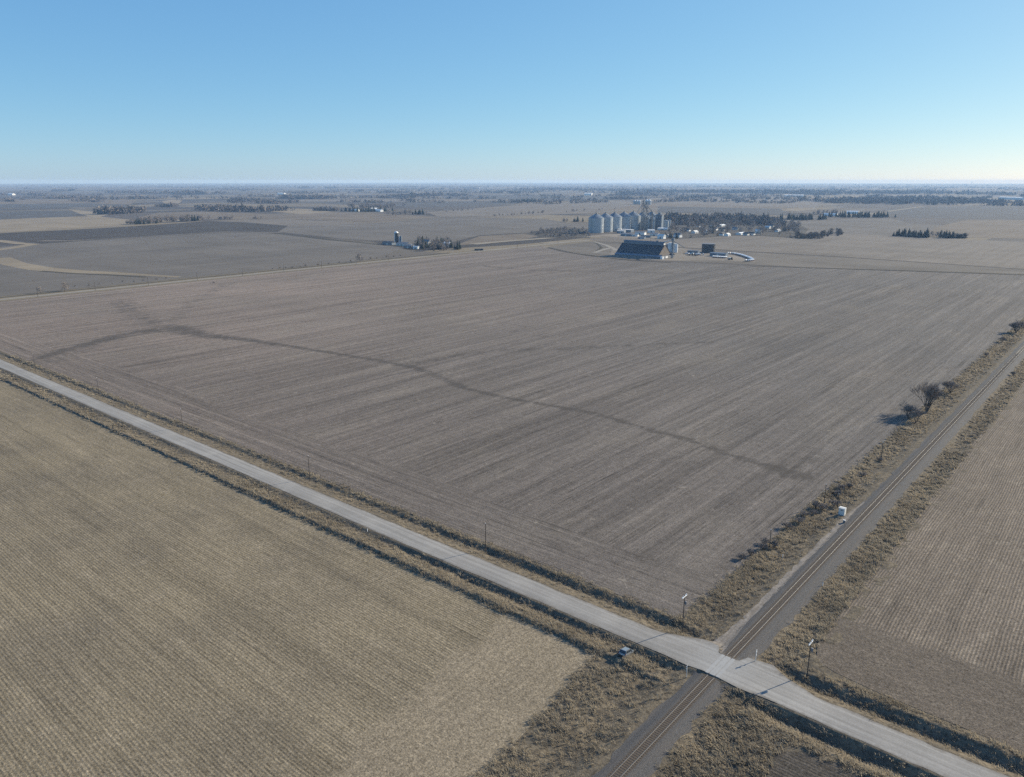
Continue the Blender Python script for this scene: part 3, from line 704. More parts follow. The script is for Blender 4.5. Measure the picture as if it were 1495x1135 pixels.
# ---- trees on the far road line
for (q, sc, lab) in [((-777, 148), .62, 'leafless tree by the far road nearest the left edge'), ((-772, 126), .42, 'small leafless tree by the far road at the left edge'), ((-786, 519), .75, 'lone leafless tree beside the far road near the farmstead')]:
    tree('bare_tree', 0, -768 if q[0] < -760 else q[0], q[1], sc, lab, None)
row_trees('bush', [(-779, 389), (-773, 434), (-781, 535), (-790, 619)], 16, .25, .5, 'low brown bush along the far road ditch', 'bushes along the far road', 2)
row_trees('bush', [(-795, 162), (-787, 266)], 9, .2, .4, 'low brown bush along the far road ditch nearer the left edge', 'bushes along the far road towards the left', 2)
tree('bush', 1, *(-711, 275), .5, 'dark bush standing alone inside the field near the far road', None)

# ---- farmstead on the left: silos, barn, house, trees
grove([(-855, 701), (-931, 781), (-902, 825), (-844, 780), (-791, 723), (-792, 691)], [('conifer', 44), ('bare_tree', 26), ('bush', 14)], '%s of the farmstead windbreak left of the far road', '%s of the farmstead windbreak', .6, .95)
for k, q in enumerate([(-806, 742), (-794, 736), (-800, 747)]): tree('conifer', [1, 2, 0][k], *q, [.6, .82, .85][k], ['short evergreen at the foot of the two tall ones by the farmstead', 'middle tall evergreen apart from the farmstead windbreak', 'rightmost tall evergreen apart from the farmstead windbreak'][k], None)
# ---- groves
row_trees('bare_tree', [(-1927, 729), (-1941, 779), (-1956, 831), (-1965, 892), (-1992, 966)], 60, .85, 1.2, 'bare grey tree of the long grove on the left beyond the dark field', 'long grove on the left', 14)
row_trees('conifer', [(-1908, 724), (-1934, 806)], 9, .7, 1., 'dark evergreen in the long grove on the left', 'evergreens in the long grove on the left', 9)
row_trees('conifer', [(-1957, 899), (-1968, 937)], 7, .8, 1.25, 'dark evergreen near the right end of the long grove', 'evergreens at the right end of the long grove', 8)
row_trees('bare_tree', [(-1984, 998), (-1967, 1038)], 10, .5, .8, 'bare tree in the low clump right of the long grove', 'low clump right of the long grove', 10)
row_trees('bare_tree', [(-1946, 1082), (-1928, 1097)], 6, .5, .75, 'bare tree in the small clump farther right of the long grove', 'small clump farther right of the long grove', 10)
row_trees('bare_tree', [(-2481, 1865), (-2383, 1894), (-2405, 2037)], 44, .9, 1.3, 'bare tree at the back of the farm grove in the distance', 'back row of the distant farm grove', 30)
row_trees('conifer', [(-2220, 1614), (-2114, 1622), (-2095, 1719)], 40, .8, 1.2, 'dark evergreen at the front of the farm grove in the distance', 'evergreens of the distant farm grove', 18)
row_trees('bare_tree', [(-1830, 1501), (-1837, 1595)], 12, .7, 1., 'bare tree in the grove right of the distant farm', 'grove right of the distant farm', 12)
row_trees('conifer', [(-1814, 1580), (-1801, 1626)], 9, .8, 1.2, 'dark evergreen in the grove right of the distant farm', 'evergreens right of the distant farm', 9)
row_trees('conifer', [(-2495, 2915), (-2461, 3029)], 44, 1.0, 1.3, 'dark evergreen of the dense block beyond the middle fields', 'dense evergreen block', 22)
row_trees('conifer', [(-2487, 3094), (-2495, 3124)], 3, 1.0, 1.2, 'dark evergreen just right of the dense block', 'evergreens right of the dense block', 8)
row_trees('bush', [(-1892, 1809), (-1940, 1935), (-1952, 2015)], 6, .8, 1.6, 'brown bush on the pale field beyond the farmstead', 'bushes on the pale field', 10)
row_trees('bush', [(-1558, 1666), (-1555, 1765), (-1559, 1864), (-1587, 1987)], 16, .8, 1.5, 'brown bush on the fence line beyond the grey field', 'bushes on the fence line', 8)
row_trees('bush', [(-1560, 2049), (-1577, 2198), (-1596, 2457)], 8, .8, 1.4, 'brown bush scattered behind the large grain bins', 'bushes behind the grain bins', 14)
# scrub and trees left of the bins
grove([(-939, 1097), (-855, 1052), (-789, 1096), (-906, 1270), (-1002, 1321), (-985, 1173)], [('bare_tree', 44), ('bush', 44)], '%s in the thicket left of the large grain bins', '%s left of the large grain bins', .45, .75)
row_trees('conifer', [(-1155, 1551), (-1136, 1567)], 6, .7, .95, 'dark evergreen behind the thicket left of the grain bins', 'evergreens behind the thicket', 7)
row_trees('bare_tree', [(-1170, 1516), (-1159, 1525)], 3, .6, .8, 'pale bare tree behind the thicket left of the grain bins', 'bare trees behind the thicket', 7)
# the town's trees
HOUSES = [(-664, 1154), (-672, 1195), (-658, 1206), (-795, 1395), (-909, 1669), (-732, 1386), (-688, 1336), (-746, 1536), (-702, 1457), (-754, 1601), (-684, 1457), (-601, 1303), (-617, 1315), (-597, 1358), (-581, 1346), (-577, 1362), (-587, 1421), (-756, 1798), (-637, 1594), (-657, 1664), (-679, 1372), (-783, 1540), (-573, 1490), (-672, 1499)]
av = [(a, b, 12) for a, b in HOUSES]
grove([(-642, 1139), (-603, 1241), (-580, 1346), (-467, 1320), (-624, 1748), (-786, 1957), (-919, 1895), (-982, 1792), (-820, 1439)], [('bare_tree', 126), ('conifer', 7), ('bush', 14)], '%s standing among the houses of the village', '%s of the village', .8, 1.15, av)
row_trees('conifer', [(-668, 1186), (-647, 1168)], 5, .6, .8, 'dark evergreen at the near left corner of the village', 'evergreens at the village corner', 8)
row_trees('bush', [(-477, 1358), (-453, 1343), (-456, 1438), (-464, 1553)], 60, 1.3, 1.9, 'dense grey bush in the thicket right of the village', 'thicket right of the village', 22)
row_trees('conifer', [(-770, 2046), (-721, 2037), (-681, 2121)], 52, .85, 1.2, 'dark evergreen of the left windbreak behind the village', 'evergreens of the left windbreak behind the village', 20)
row_trees('conifer', [(-722, 2280), (-639, 2320), (-582, 2368)], 56, .9, 1.25, 'dark evergreen of the right windbreak behind the village', 'evergreens of the right windbreak behind the village', 24)
row_trees('bare_tree', [(-816, 2421), (-765, 2498)], 10, .8, 1., 'bare tree behind the left windbreak', 'bare trees behind the left windbreak', 24)
row_trees('conifer', [(-348, 1517), (-316, 1518), (-293, 1514)], 34, .7, 1.02, 'dark evergreen in the left half of the grove beside the back field', 'evergreens in the left half of the right grove', 11)
tree('conifer', 2, *(-288, 1506), (1.5, 1.5, 1.12), 'tallest broad evergreen in the middle of the grove beside the back field', None)
row_trees('bare_tree', [(-287, 1555), (-268, 1547)], 7, .6, .85, 'pale bare tree in the middle of the grove beside the back field', 'bare trees in the right grove', 8)
row_trees('conifer', [(-263, 1526), (-245, 1530)], 18, .65, .95, 'dark evergreen in the right half of the grove beside the back field', 'evergreens in the right half of the right grove', 8)
row_trees('bush', [(-242, 1532), (-226, 1546)], 16, 1.2, 1.7, 'rounded grey bush at the right end of the grove beside the back field', 'bushes at the right end of the right grove', 7)

# ---- far off woods: each belt one mass
def woods(pts, depth, h, n, seed, label):
    r = np.random.default_rng(seed); P = np.array(pts); L = np.r_[0, np.cumsum(np.hypot(*np.diff(P, axis=0).T))]
    s = r.uniform(0, L[-1], n); X = np.interp(s, L, P[:, 0]); Y = np.interp(s, L, P[:, 1])
    # spread away from the camera
    dx, dy = P[-1]-P[0]; nn = math.hypot(dx, dy); nx, ny = -dy/nn, dx/nn
    if nx*(X[0]-CAMX)+ny*(Y[0]-CAMY) < 0: nx, ny = -nx, -ny
    q = r.uniform(0, depth, n); X = X+nx*q; Y = Y+ny*q
    hh = h*1.35*r.uniform(.55, 1.15, n)*(.6+.7*vnoise(X*.02, Y*.02)); rad = hh*r.uniform(.35, .6, n)
    K = 26; a = r.uniform(0, 2*np.pi, (n, K)); zz = r.uniform(.05, .95, (n, K)); rr = rad[:, None]*np.sqrt(1-(zz*1.6-.7).clip(-1, 1)**2)*r.uniform(.5, 1.1, (n, K))
    C = np.stack([X[:, None]+np.cos(a)*rr, Y[:, None]+np.sin(a)*rr, zz*hh[:, None]], -1)
    sz = (hh*.16)[:, None, None]; d1 = r.normal(0, 1, (n, K, 3))*sz; d2 = r.normal(0, 1, (n, K, 3))*sz; d1[..., 2] = np.abs(d1[..., 2])*1.5
    V = np.stack([C-d1*.5-d2*.5, C+d2*.6, C+d1], 2).reshape(-1, 3); V[:, 2] = np.maximum(V[:, 2], 0)
    o = link('woods', np_mesh('woods', V, np.arange(len(V)).reshape(-1, 3), M_wood)); tag(o, label, 'woods', None, 'stuff')
M_wood = simple('distant_wood', (.15, .128, .112), .95, 0, .05, .35, .02)
k = 0
for pts, dep, h, n, lab in [
  ([(-5189, 1637), (-4851, 1806)], 120, 13, 130, 'wooded belt on the far left behind pale fields'), ([(-4675, 1735), (-4478, 2009)], 120, 12, 110, 'wooded belt continuing right of the far left one'),
  ([(-8818, 3008), (-8748, 3207)], 300, 14, 120, 'dark block of trees high on the far left'), ([(-6967, 2838), (-6919, 3126)], 300, 14, 120, 'tree belt near the horizon on the left'),
  ([(-6368, 2884), (-6357, 3117)], 260, 14, 90, 'tree belt right of the one near the horizon on the left'), ([(-5853, 2904), (-5858, 3101)], 200, 17, 170, 'dark dense wood near the horizon above the long grove'),
  ([(-6162, 3281), (-6078, 3351)], 200, 13, 60, 'small belt beside the dark dense wood'), ([(-3464, 1861), (-3568, 2012), (-3221, 1918)], 160, 12, 110, 'scattered trees on the rolling fields left of centre'),
  ([(-3185, 1381), (-3119, 1436)], 60, 10, 60, 'low wood on the slope behind the long grove'), ([(-2565, 948), (-2567, 1015), (-2641, 1099)], 60, 13, 110, 'brown wood in the hollow left of the long grove'),
  ([(-2797, 1349), (-2520, 1280), (-2428, 1318), (-2381, 1396)], 150, 13, 260, 'broad creek wood with two white sheds'), ([(-4091, 2562), (-3823, 2560), (-3850, 2765)], 120, 14, 220, 'long dark windbreak left of centre in the distance'),
  ([(-5660, 3795), (-5653, 3944)], 200, 12, 70, 'short belt behind the long dark windbreak'), ([(-9347, 6273), (-9223, 6377)], 500, 18, 60, 'tiny wood on the horizon left of centre'),
  ([(-8780, 6385), (-8701, 6451)], 500, 18, 50, 'second tiny wood on the horizon left of centre'), ([(-6038, 4704), (-5997, 4738)], 300, 16, 40, 'small clump near the horizon at centre left'),
  ([(-5416, 4495), (-5264, 4729)], 250, 13, 90, 'faint tree belt near the horizon at centre left'), ([(-3326, 1977), (-3176, 1956), (-3204, 2080)], 120, 11, 80, 'trees on the creek at centre left'),
  ([(-2305, 1543), (-2235, 1602)], 50, 9, 70, 'low brush left of the distant farm grove'), ([(-3766, 3345), (-3844, 3566), (-3913, 3820)], 160, 17, 220, 'dark wood in the distance at centre'),
  ([(-3958, 3950), (-3935, 4144)], 160, 12, 70, 'lighter wood right of the dark wood at centre'), ([(-6643, 6420), (-6785, 6771)], 500, 16, 60, 'faint wood on the horizon at centre'),
  ([(-4499, 5014), (-4435, 5068)], 220, 13, 40, 'small faint wood right of centre near the horizon'), ([(-4229, 4909), (-4136, 4987)], 220, 14, 60, 'faint wood above the dense evergreen block'),
  ([(-2349, 3695), (-2320, 3937)], 150, 12, 90, 'tree belt beyond the grain elevator'), ([(-3066, 5059), (-3135, 5395)], 200, 18, 70, 'taller trees beyond the grain elevator'),
  ([(-5785, 6706), (-4350, 6771)], 900, 16, 480, 'blue tree belts under the horizon right of centre'), ([(-3735, 5808), (-3086, 6106), (-2177, 6201)], 1100, 17, 800, 'blue woods along the river on the right'),
  ([(-2069, 5898), (-1672, 6626), (-788, 6977)], 1400, 17, 900, 'blue woods under the horizon on the far right'), ([(-1199, 3768), (-1010, 3710), (-937, 4146), (-704, 4038), (-473, 4380)], 520, 13, 900, 'wooded valley on the far right behind the windbreaks'),
  ([(-1125, 4944), (-880, 5385)], 300, 12, 130, 'back edge of the wooded valley on the far right'), ([(-13039, 3818), (-10771, 6906), (-7259, 9401)], 1500, 15, 520, 'blue tree lines on the horizon to the left'),
  ([(-7259, 9401), (-4590, 12111), (-1576, 13470)], 1500, 15, 520, 'blue tree lines on the horizon to the right'), ([(-17957, 5312), (-10754, 12755)], 3000, 18, 420, 'faintest tree line of the left horizon'), ([(-10754, 12755), (-2197, 18583)], 3000, 18, 420, 'faintest tree line of the right horizon'),
  ([(-5135, 1349), (-4896, 1446)], 80, 9, 40, 'sparse wood at the left edge'), ([(-6480, 1826), (-6968, 2167)], 300, 11, 70, 'thin wood behind a white shed at the left edge'),
  ([(-853, 1555), (-784, 1691), (-632, 1703)], 330, 11, 560, 'mass of bare tree tops across the back of the village'), ([(-4952, 2786), (-4438, 2778)], 200, 11, 60, 'thin belt left of the long dark windbreak')]:
    woods(pts, dep, h, n, 500+k, lab); k += 1

def belts(n, a0, a1, d0, d1, seed, label):
    rr = random.Random(seed); r = np.random.default_rng(seed); PX = []; PY = []
    for _ in range(n):
        a = R(rr.uniform(a0, a1)); d = d0*(d1/d0)**rr.random(); x = CAMX+d*math.cos(a); y = CAMY+d*math.sin(a); L_ = rr.uniform(60, 420)*(1+d/9000)
        m = int(L_/6); t = np.sort(r.uniform(-L_/2, L_/2, m)); t = t[vnoise(t*.03+seed, t*0+_) > .3]
        if rr.random() < .6: PX.append(x+t); PY.append(y+r.normal(0, 12, len(t)))
        else: PX.append(x+r.normal(0, 12, len(t))); PY.append(y+t)
    X = np.concatenate(PX); Y = np.concatenate(PY); n = len(X); hh = r.uniform(7, 17, n); rad = hh*r.uniform(.3, .5, n); K = 14
    a = r.uniform(0, 2*np.pi, (n, K)); zz = r.uniform(.05, .95, (n, K)); q = rad[:, None]*r.uniform(.3, 1.1, (n, K))
    C = np.stack([X[:, None]+np.cos(a)*q, Y[:, None]+np.sin(a)*q, zz*hh[:, None]], -1); sz = (hh*.2)[:, None, None]
    d1_ = r.normal(0, 1, (n, K, 3))*sz; d2_ = r.normal(0, 1, (n, K, 3))*sz
    V = np.stack([C-d1_*.5-d2_*.5, C+d2_*.6, C+d1_], 2).reshape(-1, 3); V[:, 2] = np.maximum(V[:, 2], 0)
    tag(link('woods', np_mesh('woods', V, np.arange(len(V)).reshape(-1, 3), M_wood)), label, 'woods', None, 'stuff')
belts(42, 142, 170, 4600, 14000, 91, 'scattered thin tree lines across the far left plain')
belts(60, 118, 142, 3800, 14000, 92, 'scattered thin tree lines across the far middle plain')
belts(100, 92, 118, 4000, 14000, 93, 'scattered thin tree lines across the far right plain')
# ------------------------------------------------------------------ BUILDINGS
def steel(name, col, rough, metal, rib=True, freq=2.5, axis_='z'):
    g = G(name); x, y, z = g.xyz()
    n = g.noise(g.pos(), .15, 4.); f = g.mr(n, .3, .7, .88, 1.1, False)
    c = g.scale(g.vec(*col), f)
    if rib:
        co_ = z if axis_ == 'z' else g.add(x, y)
        s_ = g.m_('SINE', g.mul(co_, freq)); c = g.scale(c, g.mad(s_, .05, .97))
    return g.done(c, rough, .5, metal)
M_bin = steel('corrugated_bin_wall', (.36, .39, .42), .38, .4, True, 4.)
M_binroof = steel('bin_roof', (.18, .20, .225), .42, .4, False)
M_conc = simple('concrete', (.34, .33, .31), .85, 0, .2, .15, .3)
M_white = simple('white_metal_siding', (.74, .74, .73), .5, 0, .4, .05, .3)
M_offw = simple('off_white_paint', (.62, .61, .58), .6, 0, .3, .08, .5)
M_darkroof = simple('dark_roof', (.035, .04, .048), .6, 0, .3, .12, .2)
M_greyroof = simple('grey_roof', (.16, .165, .18), .6, .2, .4, .12, .4)
M_brownw = simple('weathered_plywood', (.155, .13, .11), .8, 0, .2, .22, .35)
M_blue = simple('blue_grey_steel', (.15, .185, .23), .5, .3, .4, .12, .3)
M_black = simple('black_poly', (.034, .036, .040), .5, 0, .4, .15, .3)
M_lat = simple('galvanised_lattice', (.20, .21, .22), .5, .6, .4, .15, .5)
M_glass = simple('dark_glass', (.02, .025, .03), .12, 0, .6, .05, 1.)
M_tyre = simple('rubber', (.02, .02, .02), .85, 0, .2, .1, 4.)
M_woodp = simple('pole_wood', (.095, .075, .06), .9, 0, .1, .25, 2.)
M_green = simple('green_paint', (.05, .12, .05), .5, 0, .4, .1, 1.)
M_red = simple('dull_red_paint', (.22, .05, .04), .5, 0, .4, .1, 1.)

# large grain bins
def grain_bin(x, y, r, he, hp, label, group=None, roof=M_binroof):
    t = thing('grain_bin', label, 'grain bin', (x, y, 0), 0, group)
    MB().lathe([(r+.25, 0), (r+.25, .5), (r+.02, .55)], 40).build('foundation', M_conc, t)
    w_ = MB(); prof = [(r, .5)]; 
    nst = max(4, int(he/4))
    for k in range(1, nst+1):
        z = .5+(he-.5)*k/nst; prof += [(r, z-.12), (r+.06, z-.10), (r+.06, z-.02), (r, z)]
    w_.lathe(prof, 40); w_.build('wall', M_bin, t, True)
    rf = MB().lathe([(r+.35, he-.1), (r+.3, he+.12), (r*.1, hp-.3), (r*.1, hp), (.02, hp+.1)], 40).build('roof', roof, t, True)
    MB().lathe([(r*.07, hp), (r*.07, hp+1.5), (.02, hp+1.9)], 12).build('fill_cap', M_lat, rf)
    if r > 5:
        l = MB()
        for s_ in (-.3, .3): l.box(s_*1-.05, s_+.05, -r-.45, -r-.35, 1, he+.8)
        for z in np.arange(1, he, 1.2): l.box(-.3, .3, -r-.44, -r-.38, z, z+.08)
        l.build('ladder', M_lat, t)
        for k in range(14):
            a = k*2*math.pi/14
            if k % 2 == 0:
                q = r*.72; zq = he+(hp-he)*(1-.70)
                MB().box(q*math.cos(a)-.5, q*math.cos(a)+.5, q*math.sin(a)-.5, q*math.sin(a)+.5, zq-.4, zq+1.0).build('vent', M_lat, rf)
    return t
BX = -858.
ords = ['nearest and leftmost of the row', 'second in the row from the left', 'third in the row from the left', 'fourth in the row, behind the white shed', 'fifth in the row, half behind the trees', 'sixth in the row, partly hidden', 'last and farthest of the row']
bin_y = [1221, 1256, 1292, 1330, 1369, 1408, 1448]
for k, yb in enumerate(bin_y):
    grain_bin(BX, yb, 16.2 if k < 5 else 13.5, 30.5 if k < 5 else 29, 39.5 if k < 5 else 37, 'large corrugated steel grain bin, '+ords[k], 'row of large grain bins')
cw = thing('bin_catwalk', 'long conveyor catwalk running over the tops of the large grain bins', 'catwalk', (BX, 1221, 0))
m_ = MB(); m_.box(-1, 1, -3, 262, 41.6, 42.3); m_.build('conveyor', M_lat, cw)
m_ = MB(); m_.box(-1.1, -1, -3, 262, 43.2, 43.35); m_.box(1, 1.1, -3, 262, 43.2, 43.35)
for yy in range(0, 262, 6): m_.box(-1.1, -1., yy, yy+.12, 42.3, 43.3); m_.box(1., 1.1, yy, yy+.12, 42.3, 43.3)
m_.build('railing', M_lat, cw)
m_ = MB()
for yb in bin_y: m_.box(-.6, .6, yb-1221-.6, yb-1221+.6, 39, 41.6)
m_.build('support', M_lat, cw)
for (q, r, he, hp, lab) in [((-829, 1382), 5, 27, 31, 'slim steel bin just right of the large ones'), ((-831, 1397), 4.2, 26, 29, 'slimmer steel bin between the slim bin and the leg'), ((-820, 1390), 4.6, 25, 28, 'slim pale bin left of the dark elevator house'),
    ((-817, 1442), 8, 17, 20, 'low wide bin right of the dark elevator house'), ((-817, 1459), 5, 17.5, 20, 'narrow bin at the right end of the elevator')]:
    grain_bin(q[0], q[1], r, he, hp, lab)
# elevator house and leg towers
q = (-815, 1411); t = thing('elevator_house', 'tall dark concrete elevator house right of the steel bins', 'grain elevator', (q[0], q[1], 0), R(8))
b_ = MB(); b_.box(-7.5, 7.5, -6, 6, 0, 30); b_.build('wall', M_blue, t)
rf = MB().prism([(-6.4, 30), (6.4, 30), (6.4, 31), (0, 33.2), (-6.4, 31)], -7.9, 7.9).build('roof', M_greyroof, t)
MB().box(-3, 3, -2.5, 2.5, 31.2, 36.5).build('headhouse', M_blue, t)
for zz in (9, 16, 23):
    for xx in (-4, 0, 4): MB().box(xx-.6, xx+.6, -6.05, -5.9, zz, zz+1.6).build('window', M_glass, t)
def lattice(x, y, w, h, label, arms, cat='elevator tower'):
    t = thing('elevator_tower', label, cat, (x, y, 0), R(20)); m_ = MB()
    for a in (-w, w):
        for b in (-w, w): m_.tube((a, b, 0), (a, b, h), .34, .34, 4)
    z = 0
    while z < h-2*w:
        for s_ in (-w, w):
            m_.tube((-w, s_, z), (w, s_, z+2*w), .2, .2, 3); m_.tube((s_, -w, z), (s_, w, z+2*w), .2, .2, 3)
            m_.tube((-w, s_, z), (w, s_, z), .12, .12, 3); m_.tube((s_, -w, z), (s_, w, z), .12, .12, 3)
        z += 2*w
    m_.build('frame', M_lat, t)
    MB().box(-.7, -.1, -.6, .6, 0, h).box(.2, .8, -.6, .6, 0, h).build('leg_casing', M_lat, t)
    MB().box(-w-.8, w+.8, -w-.8, w+.8, h-.3, h).box(-1.6, 1.6, -1.2, 1.2, h, h+3.4).build('head', M_lat, t)
    for k, (dx, dy, dz) in enumerate(arms): MB().tube((0, 0, h-1-2*k), (dx, dy, dz), .55, .45, 6).build('spout', M_lat, t)
    return t
q = (-830, 1365); lattice(q[0], q[1], 3.6, 61, 'tallest grey lattice elevator leg rising above the bins', [(-12, -20, 36), (10, -16, 30), (14, 8, 28)])
q = (-825, 1370); lattice(q[0], q[1], 3.0, 57, 'slightly shorter lattice elevator leg right of the tallest', [(10, -12, 28), (18, 4, 30)])
q = (-815, 1378); lattice(q[0], q[1], 1.6, 36, 'low thin lattice leg beside the dark elevator house', [(8, -3, 26)])
# sheds before the bins
def shed(x, y, L, Wd, h, rise, rz, wall, roof, label, cat='shed', name='shed', doors=1, group=None, wins=0):
    t = thing(name, label, cat, (x, y, 0), rz, group)
    MB().box(-L/2, L/2, -Wd/2, Wd/2, 0, h).build('wall', wall, t)
    MB().prism([(-Wd/2-.35, h-.05), (Wd/2+.35, h-.05), (Wd/2+.35, h+.12), (0, h+rise+.1), (-Wd/2-.35, h+.12)], -L/2-.35, L/2+.35).build('roof', roof, t)
    for k in range(doors):
        c = (k+.5)/doors*L-L/2; w_ = min(3.2, L/doors*.32)
        MB().box(c-w_/2, c+w_/2, -Wd/2-.06, -Wd/2+.02, 0, h*.72).build('door', M_greyroof if wall is not M_blue else M_offw, t)
    for k in range(wins):
        c = (k+.5)/wins*L-L/2+L/wins*.33
        for s_ in (-1, 1): MB().box(c-.5, c+.5, s_*(Wd/2)-.04, s_*(Wd/2)+.04, h*.4, h*.4+1.1).build('window', M_glass, t)
    return t
for (q, L, Wd, h, rise, rz, wl, rf, lab) in [
   ((-822, 1280), 34, 14, 5.5, .6, .05, M_blue, M_white, 'long low shed with a white roof before the third large bin'),
   ((-805, 1237), 16, 10, 5, 1.2, .1, M_blue, M_offw, 'small shed left of the long white roofed one'),
   ((-752, 1176), 26, 12, 4.5, 1.2, -.1, M_blue, M_greyroof, 'blue grey shed before the white roofed one'),
   ((-737, 1176), 16, 9, 3.5, 1, .3, M_white, M_blue, 'small white walled shed beside the blue grey shed'),
   ((-753, 1227), 20, 12, 5, 2, .2, M_white, M_greyroof, 'white shed with a grey roof under the sixth bin'),
   ((-704, 1167), 22, 9, 3.5, .8, 0, M_blue, M_black, 'long dark roofed shed near the power pole'),
   ((-712, 1210), 16, 10, 4.5, 2, .4, M_offw, M_greyroof, 'off white shed below the elevator house'),
   ((-769, 1296), 14, 9, 5, 2, .7, M_white, M_offw, 'white shed right behind the off white one'),
   ((-692, 1130), 12, 8, 3.2, 1, .1, M_blue, M_greyroof, 'lowest shed at the edge of the back field')]:
    shed(q[0], q[1], L, Wd, h, rise, rz, wl, rf, lab)
# village houses
hl = ['white house with a steep gable at the near left corner of the village', 'grey roofed house behind the near left gable', 'white gabled house with a dark roof by the back field', 'long white roofed hall just right of the elevator', 'wide white hall behind the elevator trees', 'pale house half hidden left of the village centre',
 'small pale house in the left trees of the village', 'white roofed house in the village centre', 'bright white house in the village centre', 'big white roofed shop behind the village centre', 'white house right of the bright white one', 'small white house on the edge of the back field', 'tiny white garage on the edge of the back field',
 'long white shed at the near right of the village', 'white trailer at the near right of the village', 'low white house beside the white trailer', 'tall white gable at the right of the village', 'long pale shed far back in the village', 'pale house among the right trees of the village', 'narrow pale house far right of the village',
 'grey house at the middle front of the village', 'grey roofed house far back left in the village', 'pale cottage at the right end of the village', 'tan house in the middle of the village']
for k, (x, y) in enumerate(HOUSES):
    big = k in (3, 4, 9, 13, 17); rr_ = random.Random(k)
    L = 24 if big else rr_.uniform(10, 14); Wd = 12 if big else rr_.uniform(8, 9.5); steep = 3.8 if k in (0, 2, 16) else (1.8 if big else 2.8)
    roof = M_white if big or k in (7,) else [M_greyroof, M_offw, M_darkroof][rr_.randrange(3)]
    t = shed(x, y, L, Wd, 5. if k in (0, 2, 16) else 3.4, steep, rr_.choice([0, math.pi/2])+rr_.uniform(-.1, .1), [M_white, M_offw, M_white][rr_.randrange(3)], roof, hl[k], 'house', 'house', 1, None, 2)
    if not big: MB().box(1.2, 1.8, .6, 1.2, 4, 4+steep+1.8).build('chimney', M_brownw, t)

# fertilizer shed: tall A-frame with lean-to skirt, monitor on the ridge and conveyor leg
FB = thing('fertilizer_shed', 'huge dark roofed A-frame shed with a ridge monitor and a brown gable', 'storage shed', (-548, 811, 0), 0)
L = 70.; Wm = 42.; hb = 4.4; HR = 19.4
# x 0..L, y 0..Wm ; dark steep roof over core, low lean-to around
MB().box(0, L+5, 0, Wm, 0, 3.2).build('skirt_wall', M_greyroof, FB)
MB().prism([(-.4, 3.1), (5.0, 5.4), (5.0, 5.2), (-.4, 2.9)], -.5, L+5.4).build('lean_to_roof', M_blue, FB)
MB().prism([(Wm+.4, 3.1), (Wm+.4, 2.9), (Wm-5.0, 5.2), (Wm-5.0, 5.4)], -.5, L+5.4).build('lean_to_roof', M_blue, FB)
y0, y1 = 4.2, Wm-4.2; yc = Wm/2
def rz_(yy): return 5.2+(HR-5.2)*(1-abs(yy-yc)/(yc-y0))
for sgn in (-1, 1):
    ya = yc+sgn*(yc-y0+.6); yb = yc+sgn*1.6
    mb = MB(); za, zb = rz_(yc+sgn*(yc-y0))-.3, rz_(yb)
    mb.prism([(ya, za), (yb, zb), (yb, zb-.3), (ya, za-.3)] if sgn < 0 else [(ya, za-.3), (yb, zb-.3), (yb, zb), (ya, za)], -.4, L+.4); mb.build('main_roof', M_black, FB)
MB().quad((L, y0, 3.3), (L, y1, 3.3), (L, y1, 5), (L, yc, HR-.4), (L, y0, 5)).build('gable', M_brownw, FB)
MB().quad((0.1, y1, 3.3), (0.1, y0, 3.3), (0.1, y0, 5), (0.1, yc, HR-.4), (0.1, y1, 5)).build('gable', M_brownw, FB)
mon = MB().box(3, L-1, yc-2.4, yc+2.4, HR-2.6, HR+1.2).build('ridge_monitor', M_blue, FB)
MB().prism([(yc-2.9, HR+1.2), (yc+2.9, HR+1.2), (yc, HR+2.9)], 2.5, L-.5).build('monitor_roof', M_greyroof, mon)
MB().quad((L-.9, yc-2.4, HR-2.4), (L-.9, yc+2.4, HR-2.4), (L-.9, yc+2.4, HR+1.2), (L-.9, yc, HR+2.7), (L-.9, yc-2.4, HR+1.2)).build('monitor_end', M_white, mon)
MB().box(L-14, L-10, yc-1.6, yc+1.6, HR+1.4, HR+4.4).build('cupola', M_greyroof, mon)
for xx in (6, 18, 30, 42, 54): MB().box(xx-1.4, xx+1.4, -.12, .05, 0, 2.6).build('door', M_blue, FB)
MB().box(L+5.0, L+5.12, 2, 6, 0, 3).build('door', M_white, FB)
MB().box(L+5.0, L+5.12, 15, 21, 0, 3).build('door', M_white, FB)
MB().box(L+5.2, L+9, -1, 4, 0, 3.6).build('office_annex', M_white, FB)
# conveyor leg next to the shed
lg = thing('conveyor_leg', 'dark elevator leg standing at the brown gable of the fertilizer shed', 'conveyor leg', (-466, 832, 0), 0)
m_ = MB(); m_.box(-.9, .9, -.8, .8, 0, 25).box(-1.9, 1.9, -1.4, 1.4, 25, 28); m_.build('leg_casing', M_blue, lg)
m_ = MB()
for a in (-1.7, 1.7):
    for b in (-1.7, 1.7): m_.tube((a, b, 0), (a, b, 24.5), .16, .16, 4)
for z in range(0, 24, 3):
    for s_ in (-1.7, 1.7): m_.tube((-1.7, s_, z), (1.7, s_, z+3), .1, .1, 3); m_.tube((s_, -1.7, z), (s_, 1.7, z+3), .1, .1, 3)
m_.build('frame', M_lat, lg); MB().tube((0, 0, 25.5), (-14, 0, HR+3), .6, .6, 6).build('spout', M_offw, lg)
MB().tube((0, 0, 24), (11, 14, 15), .5, .5, 6).build('spout', M_lat, lg)
